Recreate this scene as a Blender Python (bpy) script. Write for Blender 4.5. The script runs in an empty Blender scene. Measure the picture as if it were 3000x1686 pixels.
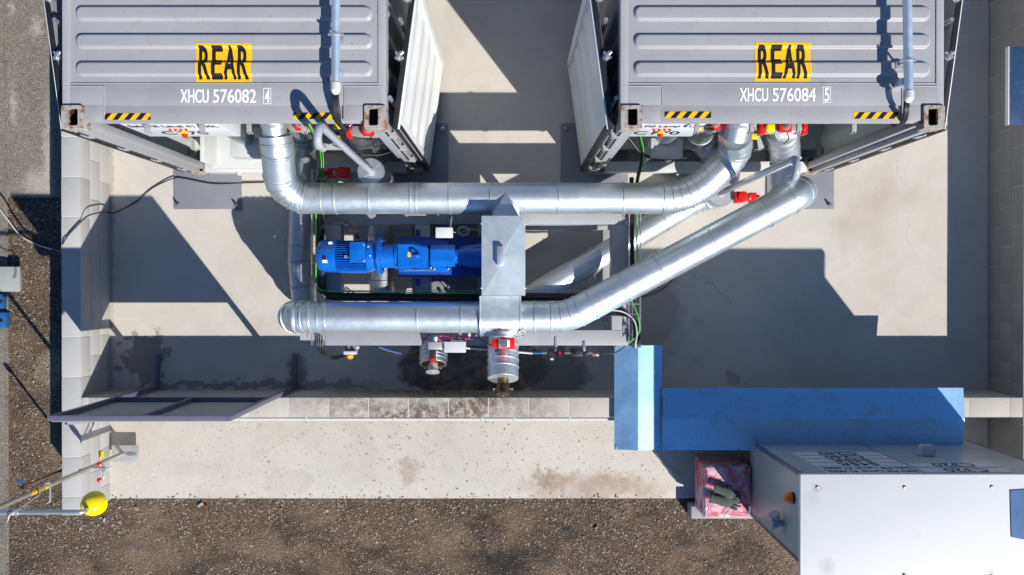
import bpy, bmesh, math, random
from mathutils import Vector, Matrix, Quaternion
R = math.radians
rng = random.Random(7)
S = bpy.context.scene
COL = S.collection

# ---------------------------------------------------------------- camera, light
CAM_H, FPX = 8.69, 2378.0
cam = bpy.data.objects.new('camera', bpy.data.cameras.new('camera'))
COL.objects.link(cam)
cam.location = (0, 0, CAM_H)
cam.rotation_euler = (-math.atan(10 / FPX), 0, 0)
cam.data.sensor_width = 36
cam.data.lens = 36 * FPX / 3000
cam.data.clip_end = 500
S.camera = cam
SUN = Vector((0.76, -0.99, 1.0)).normalized()
sl = bpy.data.lights.new('sun', 'SUN')
sl.energy = 5.0; sl.angle = R(0.5); sl.color = (1, .955, .885)
so = bpy.data.objects.new('sun', sl); COL.objects.link(so)
so.rotation_euler = (-SUN).to_track_quat('-Z', 'Y').to_euler()
so.location = SUN * 30
w = bpy.data.worlds.new('World'); S.world = w; w.use_nodes = True
nt = w.node_tree
sky = nt.nodes.new('ShaderNodeTexSky'); sky.sky_type = 'NISHITA'; sky.sun_disc = False
sky.sun_elevation = math.asin(SUN.z); sky.sun_rotation = math.atan2(SUN.x, SUN.y)
sky.air_density = 1.0; sky.dust_density = 0.0; sky.ozone_density = 9.0
nt.links.new(sky.outputs[0], nt.nodes['Background'].inputs[0])
nt.nodes['Background'].inputs[1].default_value = 0.082
S.view_settings.view_transform = 'Standard'
S.view_settings.look = 'None'
S.view_settings.exposure = 0.42
S.view_settings.gamma = 1
S.render.resolution_x, S.render.resolution_y = 1024, 575

def W(u, v, z=0.0):
    s = FPX / (CAM_H - z)
    return Vector(((u - 1500) / s, (833 - v) / s, z))
def WX(u, z=0.0): return (u - 1500) * (CAM_H - z) / FPX
def WY(v, z=0.0): return (833 - v) * (CAM_H - z) / FPX

# ---------------------------------------------------------------- materials
class NG:
    def __init__(self, name):
        self.m = bpy.data.materials.new(name); self.m.use_nodes = True
        self.t = self.m.node_tree; self.b = self.t.nodes['Principled BSDF']
        self.tc = self.n('ShaderNodeTexCoord').outputs['Object']
    def n(self, ty, **kw):
        o = self.t.nodes.new(ty)
        for k, v in kw.items(): setattr(o, k, v)
        return o
    def link(self, a, b):
        if isinstance(a, bpy.types.NodeSocket): self.t.links.new(a, b)
        else:
            if hasattr(b.default_value, '__len__') and not hasattr(a, '__len__'): a = (a, a, a, 1)
            if hasattr(a, '__len__') and len(a) == 3 and len(b.default_value) == 4: a = (*a, 1)
            b.default_value = a
    def noise(self, scale, detail=5, rough=.55, dist=0, vec=None):
        o = self.n('ShaderNodeTexNoise'); self.link(vec or self.tc, o.inputs['Vector'])
        o.inputs['Scale'].default_value = scale; o.inputs['Detail'].default_value = detail
        o.inputs['Roughness'].default_value = rough; o.inputs['Distortion'].default_value = dist
        return o
    def vor(self, scale, feat='F1', vec=None, rnd=1):
        o = self.n('ShaderNodeTexVoronoi', feature=feat); self.link(vec or self.tc, o.inputs['Vector'])
        o.inputs['Scale'].default_value = scale; o.inputs['Randomness'].default_value = rnd
        return o
    def ramp(self, f, a, b, v0=0.0, v1=1.0):
        o = self.n('ShaderNodeMapRange'); self.link(f, o.inputs[0])
        o.inputs[1].default_value = a; o.inputs[2].default_value = b
        o.inputs[3].default_value = v0; o.inputs[4].default_value = v1
        return o.outputs[0]
    def mix(self, f, a, b, blend='MIX'):
        o = self.n('ShaderNodeMix', data_type='RGBA', blend_type=blend)
        self.link(f, o.inputs[0]); self.link(a, o.inputs[6]); self.link(b, o.inputs[7])
        return o.outputs[2]
    def math(self, op, a, b=0.0):
        o = self.n('ShaderNodeMath', operation=op); self.link(a, o.inputs[0]); self.link(b, o.inputs[1])
        return o.outputs[0]
    def scalevec(self, sx, sy, sz, vec=None):
        o = self.n('ShaderNodeMapping'); self.link(vec or self.tc, o.inputs[0]); o.inputs[3].default_value = (sx, sy, sz)
        return o.outputs[0]
    def bump(self, h, strength=.3, dist=.01, prev=None):
        o = self.n('ShaderNodeBump'); self.link(h, o.inputs['Height'])
        o.inputs['Strength'].default_value = strength; o.inputs['Distance'].default_value = dist
        if prev: self.link(prev, o.inputs['Normal'])
        return o.outputs[0]
    def blob(self, x, y, rx, ry, amt=.25, nscale=4, soft=.25, det=6):
        """a stain with a noisy outline round (x, y)"""
        ns = self.noise(nscale, det, .6)
        a = self.n('ShaderNodeVectorMath', operation='SUBTRACT'); self.link(ns.outputs['Color'], a.inputs[0]); a.inputs[1].default_value = (.5, .5, .5)
        b = self.n('ShaderNodeVectorMath', operation='SCALE'); self.link(a.outputs[0], b.inputs[0]); b.inputs['Scale'].default_value = amt * 2
        c = self.n('ShaderNodeVectorMath', operation='ADD'); self.link(self.tc, c.inputs[0]); self.link(b.outputs[0], c.inputs[1])
        d = self.n('ShaderNodeVectorMath', operation='SUBTRACT'); self.link(c.outputs[0], d.inputs[0]); d.inputs[1].default_value = (x, y, 0)
        e = self.n('ShaderNodeVectorMath', operation='MULTIPLY'); self.link(d.outputs[0], e.inputs[0]); e.inputs[1].default_value = (1 / rx, 1 / ry, 0)
        l = self.n('ShaderNodeVectorMath', operation='LENGTH'); self.link(e.outputs[0], l.inputs[0])
        return self.ramp(l.outputs['Value'], 1, 1 - soft)
    def out(self, col=None, rough=None, metal=None, nrm=None, **kw):
        if col is not None: self.link(col, self.b.inputs['Base Color'])
        if rough is not None: self.link(rough, self.b.inputs['Roughness'])
        if metal is not None: self.link(metal, self.b.inputs['Metallic'])
        if nrm is not None: self.link(nrm, self.b.inputs['Normal'])
        for k, v in kw.items(): self.b.inputs[k.replace('_', ' ')].default_value = v
        return self.m

def dusty_sheet(name, c, rough):
    g = NG(name); v = g.vor(70).outputs['Color']; n = g.noise(2.5, 5, .6).outputs[0]; n2 = g.noise(5, 9, .72, .8, g.scalevec(.6, 1, 1)).outputs[0]
    f = g.math('ADD', g.ramp(n, .3, .7, .3, .7), g.ramp(v, 0, 1, -.32, .32))
    col = g.mix(f, tuple(x * .85 for x in c), tuple(min(1, x * 1.1) for x in c))
    d = g.ramp(n2, .55, .68, 0, .55)
    return g.out(g.mix(d, col, (.3, .36, .42)), g.ramp(n, .3, .7, rough * .9, rough * 1.1), g.ramp(d, 0, 1, 1, .4), g.bump(g.noise(4, 3).outputs[0], .06, .02))
def paint(name, c, rough=.4, var=.12, metal=0, dirt=None, dscale=3, bump=.0, spec=None, dl=.55):
    g = NG(name); n1 = g.noise(dscale, 6, .6).outputs[0]
    dk = tuple(x * (1 - var) for x in c); lt = tuple(min(1, x * (1 + var)) for x in c)
    col = g.mix(g.ramp(n1, .3, .7), dk, lt)
    if dirt:
        n2 = g.noise(dscale * 4, 8, .65).outputs[0]
        col = g.mix(g.ramp(n2, dl, dl + .17, 0, .7), col, dirt)
    r = g.ramp(n1, .3, .7, rough * .85, min(1, rough * 1.2))
    nr = g.bump(g.noise(60, 3).outputs[0], bump, .004) if bump else None
    kw = {}
    if spec is not None: kw['Specular_IOR_Level'] = spec
    return g.out(col, r, metal, nr, **kw)

def galv(name, c=(.56, .63, .70), rough=.34, spang=.1, metal=1.0):
    g = NG(name)
    v = g.vor(45).outputs['Color']; n = g.noise(2.5, 5, .6).outputs[0]; n2 = g.noise(13, 7, .7).outputs[0]
    fine = g.ramp(v, 0, 1, -spang, spang)
    f = g.math('ADD', g.ramp(n, .3, .7, .3, .7), fine)
    col = g.mix(f, tuple(x * .82 for x in c), tuple(min(1, x * 1.13) for x in c))
    col = g.mix(g.ramp(n2, .64, .74, 0, .35), col, (.72, .74, .75))
    r = g.math('ADD', g.ramp(n, .3, .7, rough * .94, rough * 1.08), g.ramp(n2, .4, .75, 0, .1))
    nr = g.bump(g.noise(5, 3, .5).outputs[0], .05, .02)
    return g.out(col, r, metal, nr)

M = {}
M['galv'] = galv('galvanised_jacket', (.66, .715, .75), .41, .06, .86)
M['galv_old'] = galv('dull_galvanised', (.5, .54, .56), .42)
M['galv_sheet'] = galv('galvanised_sheet', (.27, .53, .9), .47, .16)
M['galv_sheet'] = dusty_sheet('dusty_sheet', (.38, .66, .92), .48)
M['galv_lid'] = galv('galvanised_lid', (.58, .66, .7), .5, .05, .85)
M['conduit'] = galv('conduit_steel', (.6, .7, .8), .5, .05, .8)
M['chrome'] = paint('chromed_steel', (.6, .61, .62), .3, .08, .75)
M['steel'] = paint('bare_steel', (.5, .48, .45), .38, .15, 1, (.2, .15, .1), 8)
M['rustysteel'] = paint('oily_brass', (.24, .15, .07), .35, .4, 1, (.06, .035, .02), 9)
M['grey'] = paint('container_grey_paint', (.31, .31, .325), .45, .05, 0, (.25, .225, .2), 3.2, .05, dl=.58)
g = NG('container_grey_paint'); n1 = g.noise(2.4, 6, .6).outputs[0]; n2 = g.noise(13, 8, .68).outputs[0]; n3 = g.noise(3, 7, .75, .2, g.scalevec(.5, 5, 1)).outputs[0]; v = g.vor(16); rc = g.n('ShaderNodeSeparateColor'); g.link(v.outputs['Color'], rc.inputs[0])
c = g.mix(g.ramp(n1, .3, .7), (.295, .295, .31), (.335, .335, .35)); c = g.mix(g.ramp(n2, .56, .72, 0, .5), c, (.26, .24, .215))
c = g.mix(g.ramp(n3, .58, .72, 0, .4), c, (.37, .365, .37)); c = g.mix(g.ramp(n3, .4, .3, 0, .35), c, (.22, .21, .2))
c = g.mix(g.math('MULTIPLY', g.math('LESS_THAN', v.outputs['Distance'], g.ramp(rc.outputs[0], .8, 1, 0, .1)), .8), c, (.16, .08, .04))
M['grey'] = g.out(c, g.ramp(n1, .3, .7, .4, .52), 0, g.bump(g.noise(3.5, 3).outputs[0], .12, .02))
M['seal'] = paint('weld_seam_paint', (.33, .32, .33), .55, .15, 0, (.25, .17, .1), 9)
M['skid'] = paint('skid_grey_paint', (.3, .305, .32), .45, .06, 0, (.16, .15, .14), 5, .05, dl=.66)
M['plate'] = paint('base_plate_paint', (.19, .2, .225), .42, .08, 0, (.14, .13, .12), 3, .04, dl=.62)
M['white'] = paint('white_paint', (.56, .575, .57), .4, .04, 0, (.5, .47, .42), 2, .02, dl=.68)
M['doorwhite'] = paint('door_white_paint', (.68, .69, .68), .42, .05, 0, (.45, .43, .38), 2.5, .02, dl=.64)
M['panelwhite'] = paint('white_panel', (.6, .615, .635), .4, .03, 0, (.5, .47, .42), 1.2, 0, dl=.69)
M['inner'] = paint('inner_green_white', (.42, .47, .45), .5, .08, 0, (.3, .3, .27), 3)
M['black'] = paint('black_rubber', (.014, .014, .016), .45, .2)
M['ink'] = paint('black_ink', (.012, .012, .014), .4, .1, dirt=(.08, .07, .05), dscale=14, dl=.62)
M['whiteink'] = paint('white_ink', (.82, .82, .8), .5, .03, dirt=(.6, .59, .58), dscale=20, dl=.66)
M['yellow'] = paint('label_yellow', (.86, .46, .008), .4, .05, dirt=(.6, .3, .02), dscale=9, dl=.68)
M['bright_yellow'] = paint('gloss_yellow', (.92, .66, .0), .22, .04)
M['blue'] = paint('blue_enamel', (.003, .12, .5), .28, .12, 0, (.004, .04, .2), 9, .05, dl=.62)
M['darkblue'] = paint('dark_blue_enamel', (.003, .035, .24), .4, .15)
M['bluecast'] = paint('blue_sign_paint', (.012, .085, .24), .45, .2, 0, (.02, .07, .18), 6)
M['boardblue'] = paint('shaded_board_blue', (.02, .055, .13), .5, .25, 0, (.06, .09, .14), 5)  # board blue darkened: the shade on it is put into the colour
M['brass'] = paint('brass', (.6, .42, .26), .35, .1, .8)
M['red'] = paint('red_enamel', (.62, .012, .014), .28, .15, 0, (.35, .01, .01), 9)
M['green'] = paint('earth_cable_green', (.09, .5, .05), .4, .2)
M['purple'] = paint('purple_cable', (.28, .02, .14), .35, .3)
M['orange'] = paint('orange_lens', (.8, .2, .01), .2, .1)
M['pvc'] = paint('grey_pvc', (.34, .355, .4), .25, .04)
M['pvcwhite'] = paint('white_pvc', (.52, .52, .5), .4, .04, dirt=(.5, .48, .42), dscale=6)
M['boxgrey'] = paint('grey_box_plastic', (.5, .51, .52), .42, .04, dirt=(.35, .33, .3), dscale=6, dl=.65)
M['frame'] = paint('sign_frame_paint', (.12, .12, .165), .35, .08)
M['signback'] = paint('sign_back_sheet', (.3, .32, .31), .5, .08, 0, (.36, .36, .35), 2.5)
M['stain'] = paint('brushed_stainless', (.55, .54, .52), .42, .05, .6)
M['brown'] = paint('copper_pipe', (.16, .08, .06), .4, .15)
M['tanpipe'] = paint('galvanised_pole', (.36, .345, .3), .38, .1, .4)
M['cloth'] = paint('glove_green', (.045, .065, .05), .8, .3, 0, (.15, .17, .14), 16, .3)
M['glass'] = NG('clear_cover').out((.7, .75, .78), .08, 0, Alpha=.16)

g = NG('casting_rust')
n = g.noise(11, 7, .65).outputs[0]; n2 = g.noise(26, 5, .6).outputs[0]
c = g.mix(g.ramp(n, .5, .6), (.34, .32, .3), (.24, .09, .03))
c = g.mix(g.ramp(n2, .55, .68, 0, .8), c, (.11, .035, .014))
M['casting'] = g.out(c, .75, 0, g.bump(n2, .4, .004))
M['cavity'] = paint('casting_cavity_rust_and_shade', (.03, .022, .017), .9, .3)  # near-black rust: the shade inside the hole is put into the colour

g = NG('hazard_stripes')
sx = g.n('ShaderNodeSeparateXYZ'); g.link(g.tc, sx.inputs[0])
a = g.math('ADD', sx.outputs[0], g.math('MULTIPLY', sx.outputs[1], -.85))
f = g.math('FRACT', g.math('MULTIPLY', a, 1 / .087))
f = g.math('GREATER_THAN', f, .5)
M['hazard'] = g.out(g.mix(f, (.86, .46, .01), (.012, .012, .014)), .4)

def concrete(name, base, kind):
    g = NG(name)
    n0 = g.noise(.55, 6, .6).outputs[0]; n1 = g.noise(2.1, 8, .62, .6).outputs[0]; n2 = g.noise(14, 8, .7).outputs[0]
    n3 = g.noise(90, 4, .6).outputs[0]
    c = g.mix(g.ramp(n0, .32, .68), tuple(x * .93 for x in base), tuple(x * 1.06 for x in base))
    c = g.mix(g.ramp(n1, .48, .72, 0, .34), c, (base[0] * .80, base[1] * .74, base[2] * .68))
    c = g.mix(g.ramp(n2, .55, .75, 0, .30), c, (base[0] * .7, base[1] * .66, base[2] * .6))
    c = g.mix(g.ramp(n3, .3, .7, 0, .16), c, tuple(x * .62 for x in base))
    swirl = g.noise(1.1, 4, .5, 3.2).outputs[0]
    c = g.mix(g.ramp(swirl, .46, .54, 0, .2), c, tuple(min(1, x * 1.13) for x in base))
    rough = .82
    wob = g.n('ShaderNodeVectorMath', operation='MULTIPLY_ADD'); g.link(g.noise(3, 6, .7).outputs['Color'], wob.inputs[0]); wob.inputs[1].default_value = (.35, .35, 0); g.link(g.tc, wob.inputs[2])
    ck = g.vor(.55, 'DISTANCE_TO_EDGE', wob.outputs[0]).outputs['Distance']
    c = g.mix(g.math('MULTIPLY', g.ramp(ck, .0, .0035, .55, 0), g.ramp(g.noise(.8, 3).outputs[0], .48, .6)), c, tuple(x * .45 for x in base))
    c = g.mix(g.ramp(g.noise(.9, 9, .7, .4).outputs[0], .52, .68, 0, .3), c, (base[0] * .74, base[1] * .66, base[2] * .58))
    spots = g.vor(10); rs = g.n('ShaderNodeSeparateColor'); g.link(spots.outputs['Color'], rs.inputs[0])
    spots2 = g.vor(25)
    rs2 = g.n('ShaderNodeSeparateColor'); g.link(spots2.outputs['Color'], rs2.inputs[0])
    dist = g.math('ADD', spots.outputs['Distance'], g.ramp(g.noise(45, 3).outputs[0], .3, .7, -.05, .05))
    dist2 = g.math('ADD', spots2.outputs['Distance'], g.ramp(g.noise(60, 3).outputs[0], .3, .7, -.07, .07))
    if kind == 'apron':
        mask = g.math('MULTIPLY', g.blob(-.4, -1.8, 3.6, 1.1, .5, 1.5, .5), g.ramp(g.noise(1.9, 5, .7).outputs[0], .3, .6, .35, 1))
        s1 = g.math('MULTIPLY', g.math('LESS_THAN', dist, g.ramp(rs.outputs[0], .3, 1, 0, .2)), mask)
        c = g.mix(g.math('MULTIPLY', s1, .55), c, (.16, .12, .09))
        s2 = g.math('MULTIPLY', g.math('LESS_THAN', dist2, g.ramp(rs2.outputs[0], .42, 1, 0, .25)), mask)
        c = g.mix(g.math('MULTIPLY', s2, .9), c, (.05, .045, .04))
        pits = g.vor(60); rp = g.n('ShaderNodeSeparateColor'); g.link(pits.outputs['Color'], rp.inputs[0])
        pm = g.ramp(g.noise(2.6, 6, .7).outputs[0], .42, .64)
        c = g.mix(g.math('MULTIPLY', g.math('MULTIPLY', g.math('LESS_THAN', pits.outputs['Distance'], g.ramp(rp.outputs[0], .6, 1, 0, .46)), pm), .75), c, (.12, .1, .085))
        c = g.mix(g.ramp(g.noise(1.6, 7, .7, .3).outputs[0], .5, .7, 0, .28), c, (.33, .28, .23))
        c = g.mix(g.math('MULTIPLY', g.blob(.85, -2.17, .95, .2, .2, 6, .5), g.ramp(g.noise(4, 8, .7).outputs[0], .3, .6, .2, .75)), c, (.27, .19, .12))
        c = g.mix(g.math('MULTIPLY', g.blob(.35, -2.07, .2, .1, .25, 14, .6), .6), c, (.2, .15, .09))
        sm = g.noise(5.5, 9, .72, 1.5).outputs[0]
        c = g.mix(g.math('MULTIPLY', g.ramp(sm, .6, .7, 0, .45), mask), c, (.22, .17, .13))
        c = g.mix(g.math('MULTIPLY', g.blob(-2.4, -2.13, .28, .17, .2, 3, .12), .3), c, (.36, .32, .27))
        c = g.mix(g.math('MULTIPLY', g.blob(-1.1, -2.0, .14, .2, .22, 7, .5), .5), c, (.26, .2, .15))
        c = g.mix(g.math('MULTIPLY', g.blob(0, -1.36, 1.9, .08, .3, 5, .7), .4), c, (.3, .26, .22))
    else:
        s1 = g.math('LESS_THAN', dist, g.ramp(rs.outputs[0], .7, 1, 0, .09))
        c = g.mix(g.math('MULTIPLY', s1, .5), c, (.2, .17, .14))
        wet = g.blob(-.42, -.9, .82, .4, .2, 5, .07)
        n5 = g.noise(7, 7, .7, .8).outputs[0]
        wetc = g.mix(g.ramp(n5, .35, .65), (.035, .024, .017), (.26, .175, .1))
        c = g.mix(g.math('MULTIPLY', wet, .93), c, wetc)
        c = g.mix(g.math('MULTIPLY', g.blob(.45, -.95, .42, .32, .25, 9, .3), .7), c, (.09, .08, .07))
        c = g.mix(g.math('MULTIPLY', g.blob(-3.95, -.75, .25, .28, .42, 5, .12), .62), c, (.12, .09, .065))
        c = g.mix(g.math('MULTIPLY', g.blob(-2.7, -1.08, 1.5, .06, .16, 9, .3), .6), c, (.13, .105, .085))
        c = g.mix(g.math('MULTIPLY', g.blob(2.36, -1.0, .09, .1, .1, 9, .3), .4), c, (.12, .1, .08))
        c = g.mix(g.math('MULTIPLY', g.blob(-2.3, -.95, .12, .25, .16, 9, .3), .6), c, (.1, .08, .06))
        c = g.mix(g.math('MULTIPLY', g.blob(3.85, .9, .5, .75, .7, 2.5, .8), .42), c, (.33, .27, .2))
        c = g.mix(g.math('MULTIPLY', g.blob(1.3, -.15, .55, .6, .45, 2.2, .2), .32), c, (.2, .16, .13))
        c = g.mix(g.math('MULTIPLY', g.blob(1.5, -.5, .5, .5, .6, 3, .25), .28), c, (.2, .16, .13))
        c = g.mix(g.math('MULTIPLY', g.blob(-4.29, 1.2, .035, 3.4, .06, 11, .7), .5), c, (.24, .18, .13))
        rough = g.ramp(wet, 0, 1, .82, .32)
    return g.out(c, rough, 0, g.bump(n3, .25, .004, g.bump(n2, .12, .01)))
CB = (.495, .468, .425)
M['slab'] = concrete('slab_concrete', CB, 'yard')
M['apron'] = concrete('apron_concrete', CB, 'apron')

def block_mat(name, base, stain):
    g = NG(name)
    geo = g.n('ShaderNodeNewGeometry'); isl = geo.outputs['Random Per Island']
    c = g.mix(isl, tuple(x * .96 for x in base), tuple(min(1, x * 1.035) for x in base))
    n2 = g.noise(16, 8, .7).outputs[0]; n3 = g.noise(120, 3, .6).outputs[0]; n1 = g.noise(2, 6, .6).outputs[0]
    c = g.mix(g.ramp(n1, .4, .7, 0, .3), c, tuple(x * .72 for x in base))
    c = g.mix(g.ramp(n3, .35, .7, 0, .25), c, tuple(x * .55 for x in base))
    if stain:
        m = g.math('MULTIPLY', g.blob(3.55, .08, 1.5, .4, .6, 2, .7), g.ramp(n2, .36, .56))
        c = g.mix(m, c, (.12, .085, .06))
        c = g.mix(g.math('MULTIPLY', g.ramp(n2, .6, .68), .5), c, (.16, .12, .09))
    return g.out(c, .9, 0, g.bump(n3, .4, .004))
M['block'] = block_mat('grey_block', (.44, .435, .42), False)
M['block_front'] = block_mat('stained_block', (.47, .435, .39), True)
M['block_right'] = block_mat('weathered_block', (.28, .27, .25), False)
M['mortar'] = paint('mortar', (.52, .51, .49), .9, .1)

M['mortar_dim'] = paint('old_mortar', (.42, .41, .385), .9, .1)
def ground(name, cols, big, small, bump=.9, stones=True, tone=((.4, .62),)):
    g = NG(name)
    n0 = g.noise(.9, 7, .62, .3).outputs[0]; n1 = g.noise(3.2, 8, .68).outputs[0]
    v = g.vor(big); vs = g.vor(small)
    sc = g.n('ShaderNodeSeparateColor'); g.link(v.outputs['Color'], sc.inputs[0])
    sc2 = g.n('ShaderNodeSeparateColor'); g.link(vs.outputs['Color'], sc2.inputs[0])
    c = g.mix(g.ramp(n0, .36, .62), cols[0], cols[1])
    c = g.mix(g.ramp(n1, .42, .66, 0, .75), c, cols[2])
    c = g.mix(g.ramp(sc2.outputs[0], .2, 1, 0, .85), c, tuple(x * .3 for x in cols[0]))
    c = g.mix(g.ramp(sc2.outputs[1], .6, 1, 0, .6), c, tuple(min(1, x * 2.1) for x in cols[1]))
    c = g.mix(g.ramp(sc.outputs[1], .5, 1, 0, .6), c, tuple(min(1, x * 1.6) for x in cols[1]))
    c = g.mix(g.ramp(sc.outputs[2], .93, .96, 0, .7), c, (.42, .39, .35))
    c = g.mix(g.ramp(v.outputs['Distance'], .4, .8, 0, .45), c, tuple(x * .2 for x in cols[0]))
    if stones == 'asphalt':
        for (x, y, rx, ry) in ((-5.1, 2.75, .08, .16), (-5.36, 2.95, .04, .1), (-4.98, 1.3, .07, .9), (-5.1, 1.08, .2, .22), (-5.34, 1.9, .05, .3)):
            c = g.mix(g.math('MULTIPLY', g.blob(x, y, rx, ry, .1, 22, .9), .6), c, (.48, .44, .39))
    else:
        c = g.mix(g.math('MULTIPLY', g.blob(-.1, -3.0, .75, .22, .35, 2.5, .7), .85), c, (.014, .012, .012))
        c = g.mix(g.math('MULTIPLY', g.blob(-2.1, -3.05, .5, .13, .35, 2.5, .7), .8), c, (.018, .014, .013))
        c = g.mix(g.math('MULTIPLY', g.blob(-4.7, -.1, .28, .75, .3, 3, .7), .7), c, (.03, .024, .02))
        c = g.mix(g.math('MULTIPLY', g.blob(-4.95, -.9, .2, .3, .2, 6, .7), .5), c, (.36, .31, .25))
        dusty = g.ramp(g.noise(1.3, 6, .66, .5).outputs[0], .5, .66, 0, .6)
        c = g.mix(dusty, c, g.mix(sc2.outputs[0], (.18, .125, .076), (.31, .228, .148)))
        c = g.mix(g.ramp(g.noise(1.7, 7, .7, .4, g.scalevec(.8, 1.3, 1)).outputs[0], .54, .66, 0, .85), c, g.mix(sc2.outputs[0], (.015, .012, .009), (.055, .042, .032)))
        for (x, y, rx, ry) in ((-.7, -2.75, .25, .16), (-2.6, -2.85, .7, .16), (-3.9, -2.9, .6, .3), (1.2, -2.4, .3, .06), (2.2, -2.75, .25, .1), (-1.6, -2.72, .3, .12)):
            c = g.mix(g.math('MULTIPLY', g.blob(x, y, rx, ry, .35, 3.5, .8), .55), c, (.25, .18, .115))
    hb = g.math('SUBTRACT', 0.0, v.outputs['Distance']); hs = g.math('SUBTRACT', 0.0, vs.outputs['Distance'])
    return g.out(c, .92, 0, g.bump(hs, bump, .008, g.bump(hb, bump, .014, g.bump(n1, .5, .05))))
M['gravel'] = ground('gravel_ground', ((.076, .054, .036), (.15, .103, .066), (.094, .069, .048)), 66, 115)
M['asphalt'] = ground('asphalt_ground', ((.155, .135, .112), (.215, .188, .157), (.2, .172, .138)), 120, 240, .28, 'asphalt')
M['stone'] = (lambda g: g.out(g.mix(g.n('ShaderNodeNewGeometry').outputs['Random Per Island'], (.06, .047, .037), (.33, .29, .25)), .9))(NG('pebble'))

# ---------------------------------------------------------------- geometry
class MB:
    def __init__(self): self.bm = bmesh.new()
    def _xf(self, vs, X):
        if X is not None: bmesh.ops.transform(self.bm, matrix=X, verts=vs)
    def box(self, x0, x1, y0, y1, z0, z1, bev=0, X=None, seg=2):
        r = bmesh.ops.create_cube(self.bm, size=1)
        vs = r['verts']
        for v in vs:
            v.co = Vector(((x0 + x1) / 2 + v.co.x * (x1 - x0), (y0 + y1) / 2 + v.co.y * (y1 - y0), (z0 + z1) / 2 + v.co.z * (z1 - z0)))
        if bev:
            es = list({e for v in vs for e in v.link_edges})
            rr = bmesh.ops.bevel(self.bm, geom=es, offset=bev, segments=seg, affect='EDGES', profile=.6)
            vs = list({v for f in rr['faces'] for v in f.verts} | {v for v in vs if v.is_valid})
        self._xf(vs, X); return self
    def obox(self, c, size, rot=0, bev=0, tilt=None):
        X = Matrix.Translation(c) @ Matrix.Rotation(rot, 4, 'Z')
        if tilt: X = X @ tilt
        a, b, d = size
        return self.box(-a / 2, a / 2, -b / 2, b / 2, -d / 2, d / 2, bev, X)
    def tube(self, st, seg=32, caps=True, squash=None):
        """st: list of (point, radius)"""
        pts = [Vector(p) for p, r in st]; n = len(pts)
        tang = []
        for i in range(n):
            a = pts[max(0, i - 1)]; b = pts[min(n - 1, i + 1)]
            t = (b - a)
            if t.length < 1e-7: t = tang[-1] if tang else Vector((0, 0, 1))
            tang.append(t.normalized())
        u = tang[0].orthogonal().normalized(); rings = []
        for i in range(n):
            if i: u = tang[i - 1].rotation_difference(tang[i]) @ u
            u = (u - tang[i] * u.dot(tang[i])).normalized()
            v = tang[i].cross(u); r = st[i][1]
            rings.append([self.bm.verts.new(pts[i] + (u * math.cos(2 * math.pi * k / seg) + v * math.sin(2 * math.pi * k / seg)) * r) for k in range(seg)])
        for i in range(n - 1):
            for k in range(seg):
                f = self.bm.faces.new((rings[i][k], rings[i][(k + 1) % seg], rings[i + 1][(k + 1) % seg], rings[i + 1][k])); f.smooth = True
        if caps:
            for rg in (list(reversed(rings[0])), rings[-1]):
                try: self.bm.faces.new(rg)
                except ValueError: pass
        return self
    def wire(self, path, r, seg=8): return self.tube([(p, r) for p in path], seg)
    def cyl(self, p0, p1, r, r2=None, seg=24, bev=0):
        p0, p1 = Vector(p0), Vector(p1); r2 = r if r2 is None else r2
        if bev:
            d = (p1 - p0).normalized() * bev
            return self.tube([(p0, r - bev), (p0 + d * .3, r - bev * .3), (p0 + d, r), (p1 - d, r2), (p1 - d * .3, r2 - bev * .3), (p1, r2 - bev)], seg)
        return self.tube([(p0, r), (p1, r2)], seg)
    def ball(self, c, rx, ry=None, rz=None, seg=20, X=None):
        r = bmesh.ops.create_uvsphere(self.bm, u_segments=seg, v_segments=seg // 2, radius=1)
        for v in r['verts']: v.co = Vector((v.co.x * rx, v.co.y * (ry or rx), v.co.z * (rz or rx)))
        for f in {f for v in r['verts'] for f in v.link_faces}: f.smooth = True
        self._xf(r['verts'], (Matrix.Translation(c) @ X) if X else Matrix.Translation(c)); return self
    def prism(self, poly, z0, z1, X=None):
        a = [self.bm.verts.new((x, y, z0)) for x, y in poly]; b = [self.bm.verts.new((x, y, z1)) for x, y in poly]
        n = len(poly); self.bm.faces.new(a[::-1]); self.bm.faces.new(b)
        for i in range(n): self.bm.faces.new((a[i], a[(i + 1) % n], b[(i + 1) % n], b[i]))
        self._xf(a + b, X); return self
    def quad(self, *pts):
        self.bm.faces.new([self.bm.verts.new(p) for p in pts]); return self
    def build(self, name, mat, parent=None, ang=35, **tg):
        me = bpy.data.meshes.new(name)
        bmesh.ops.recalc_face_normals(self.bm, faces=self.bm.faces)
        self.bm.to_mesh(me); self.bm.free()
        if parent is not None:
            r = parent
            while r.parent: r = r.parent
            me.transform(Matrix.Translation(-r.location))
        me.shade_smooth(); me.set_sharp_from_angle(angle=R(ang))
        me.materials.append(M[mat] if isinstance(mat, str) else mat)
        o = bpy.data.objects.new(name, me); COL.objects.link(o)
        if parent is not None: o.parent = parent
        for k, v in tg.items(): o[k] = v
        return o
def thing(name, loc, label, cat, group=None):
    o = bpy.data.objects.new(name, None); COL.objects.link(o); o.location = loc; o.empty_display_size = .1
    o['label'] = label; o['category'] = cat
    if group: o['group'] = group
    return o
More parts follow.
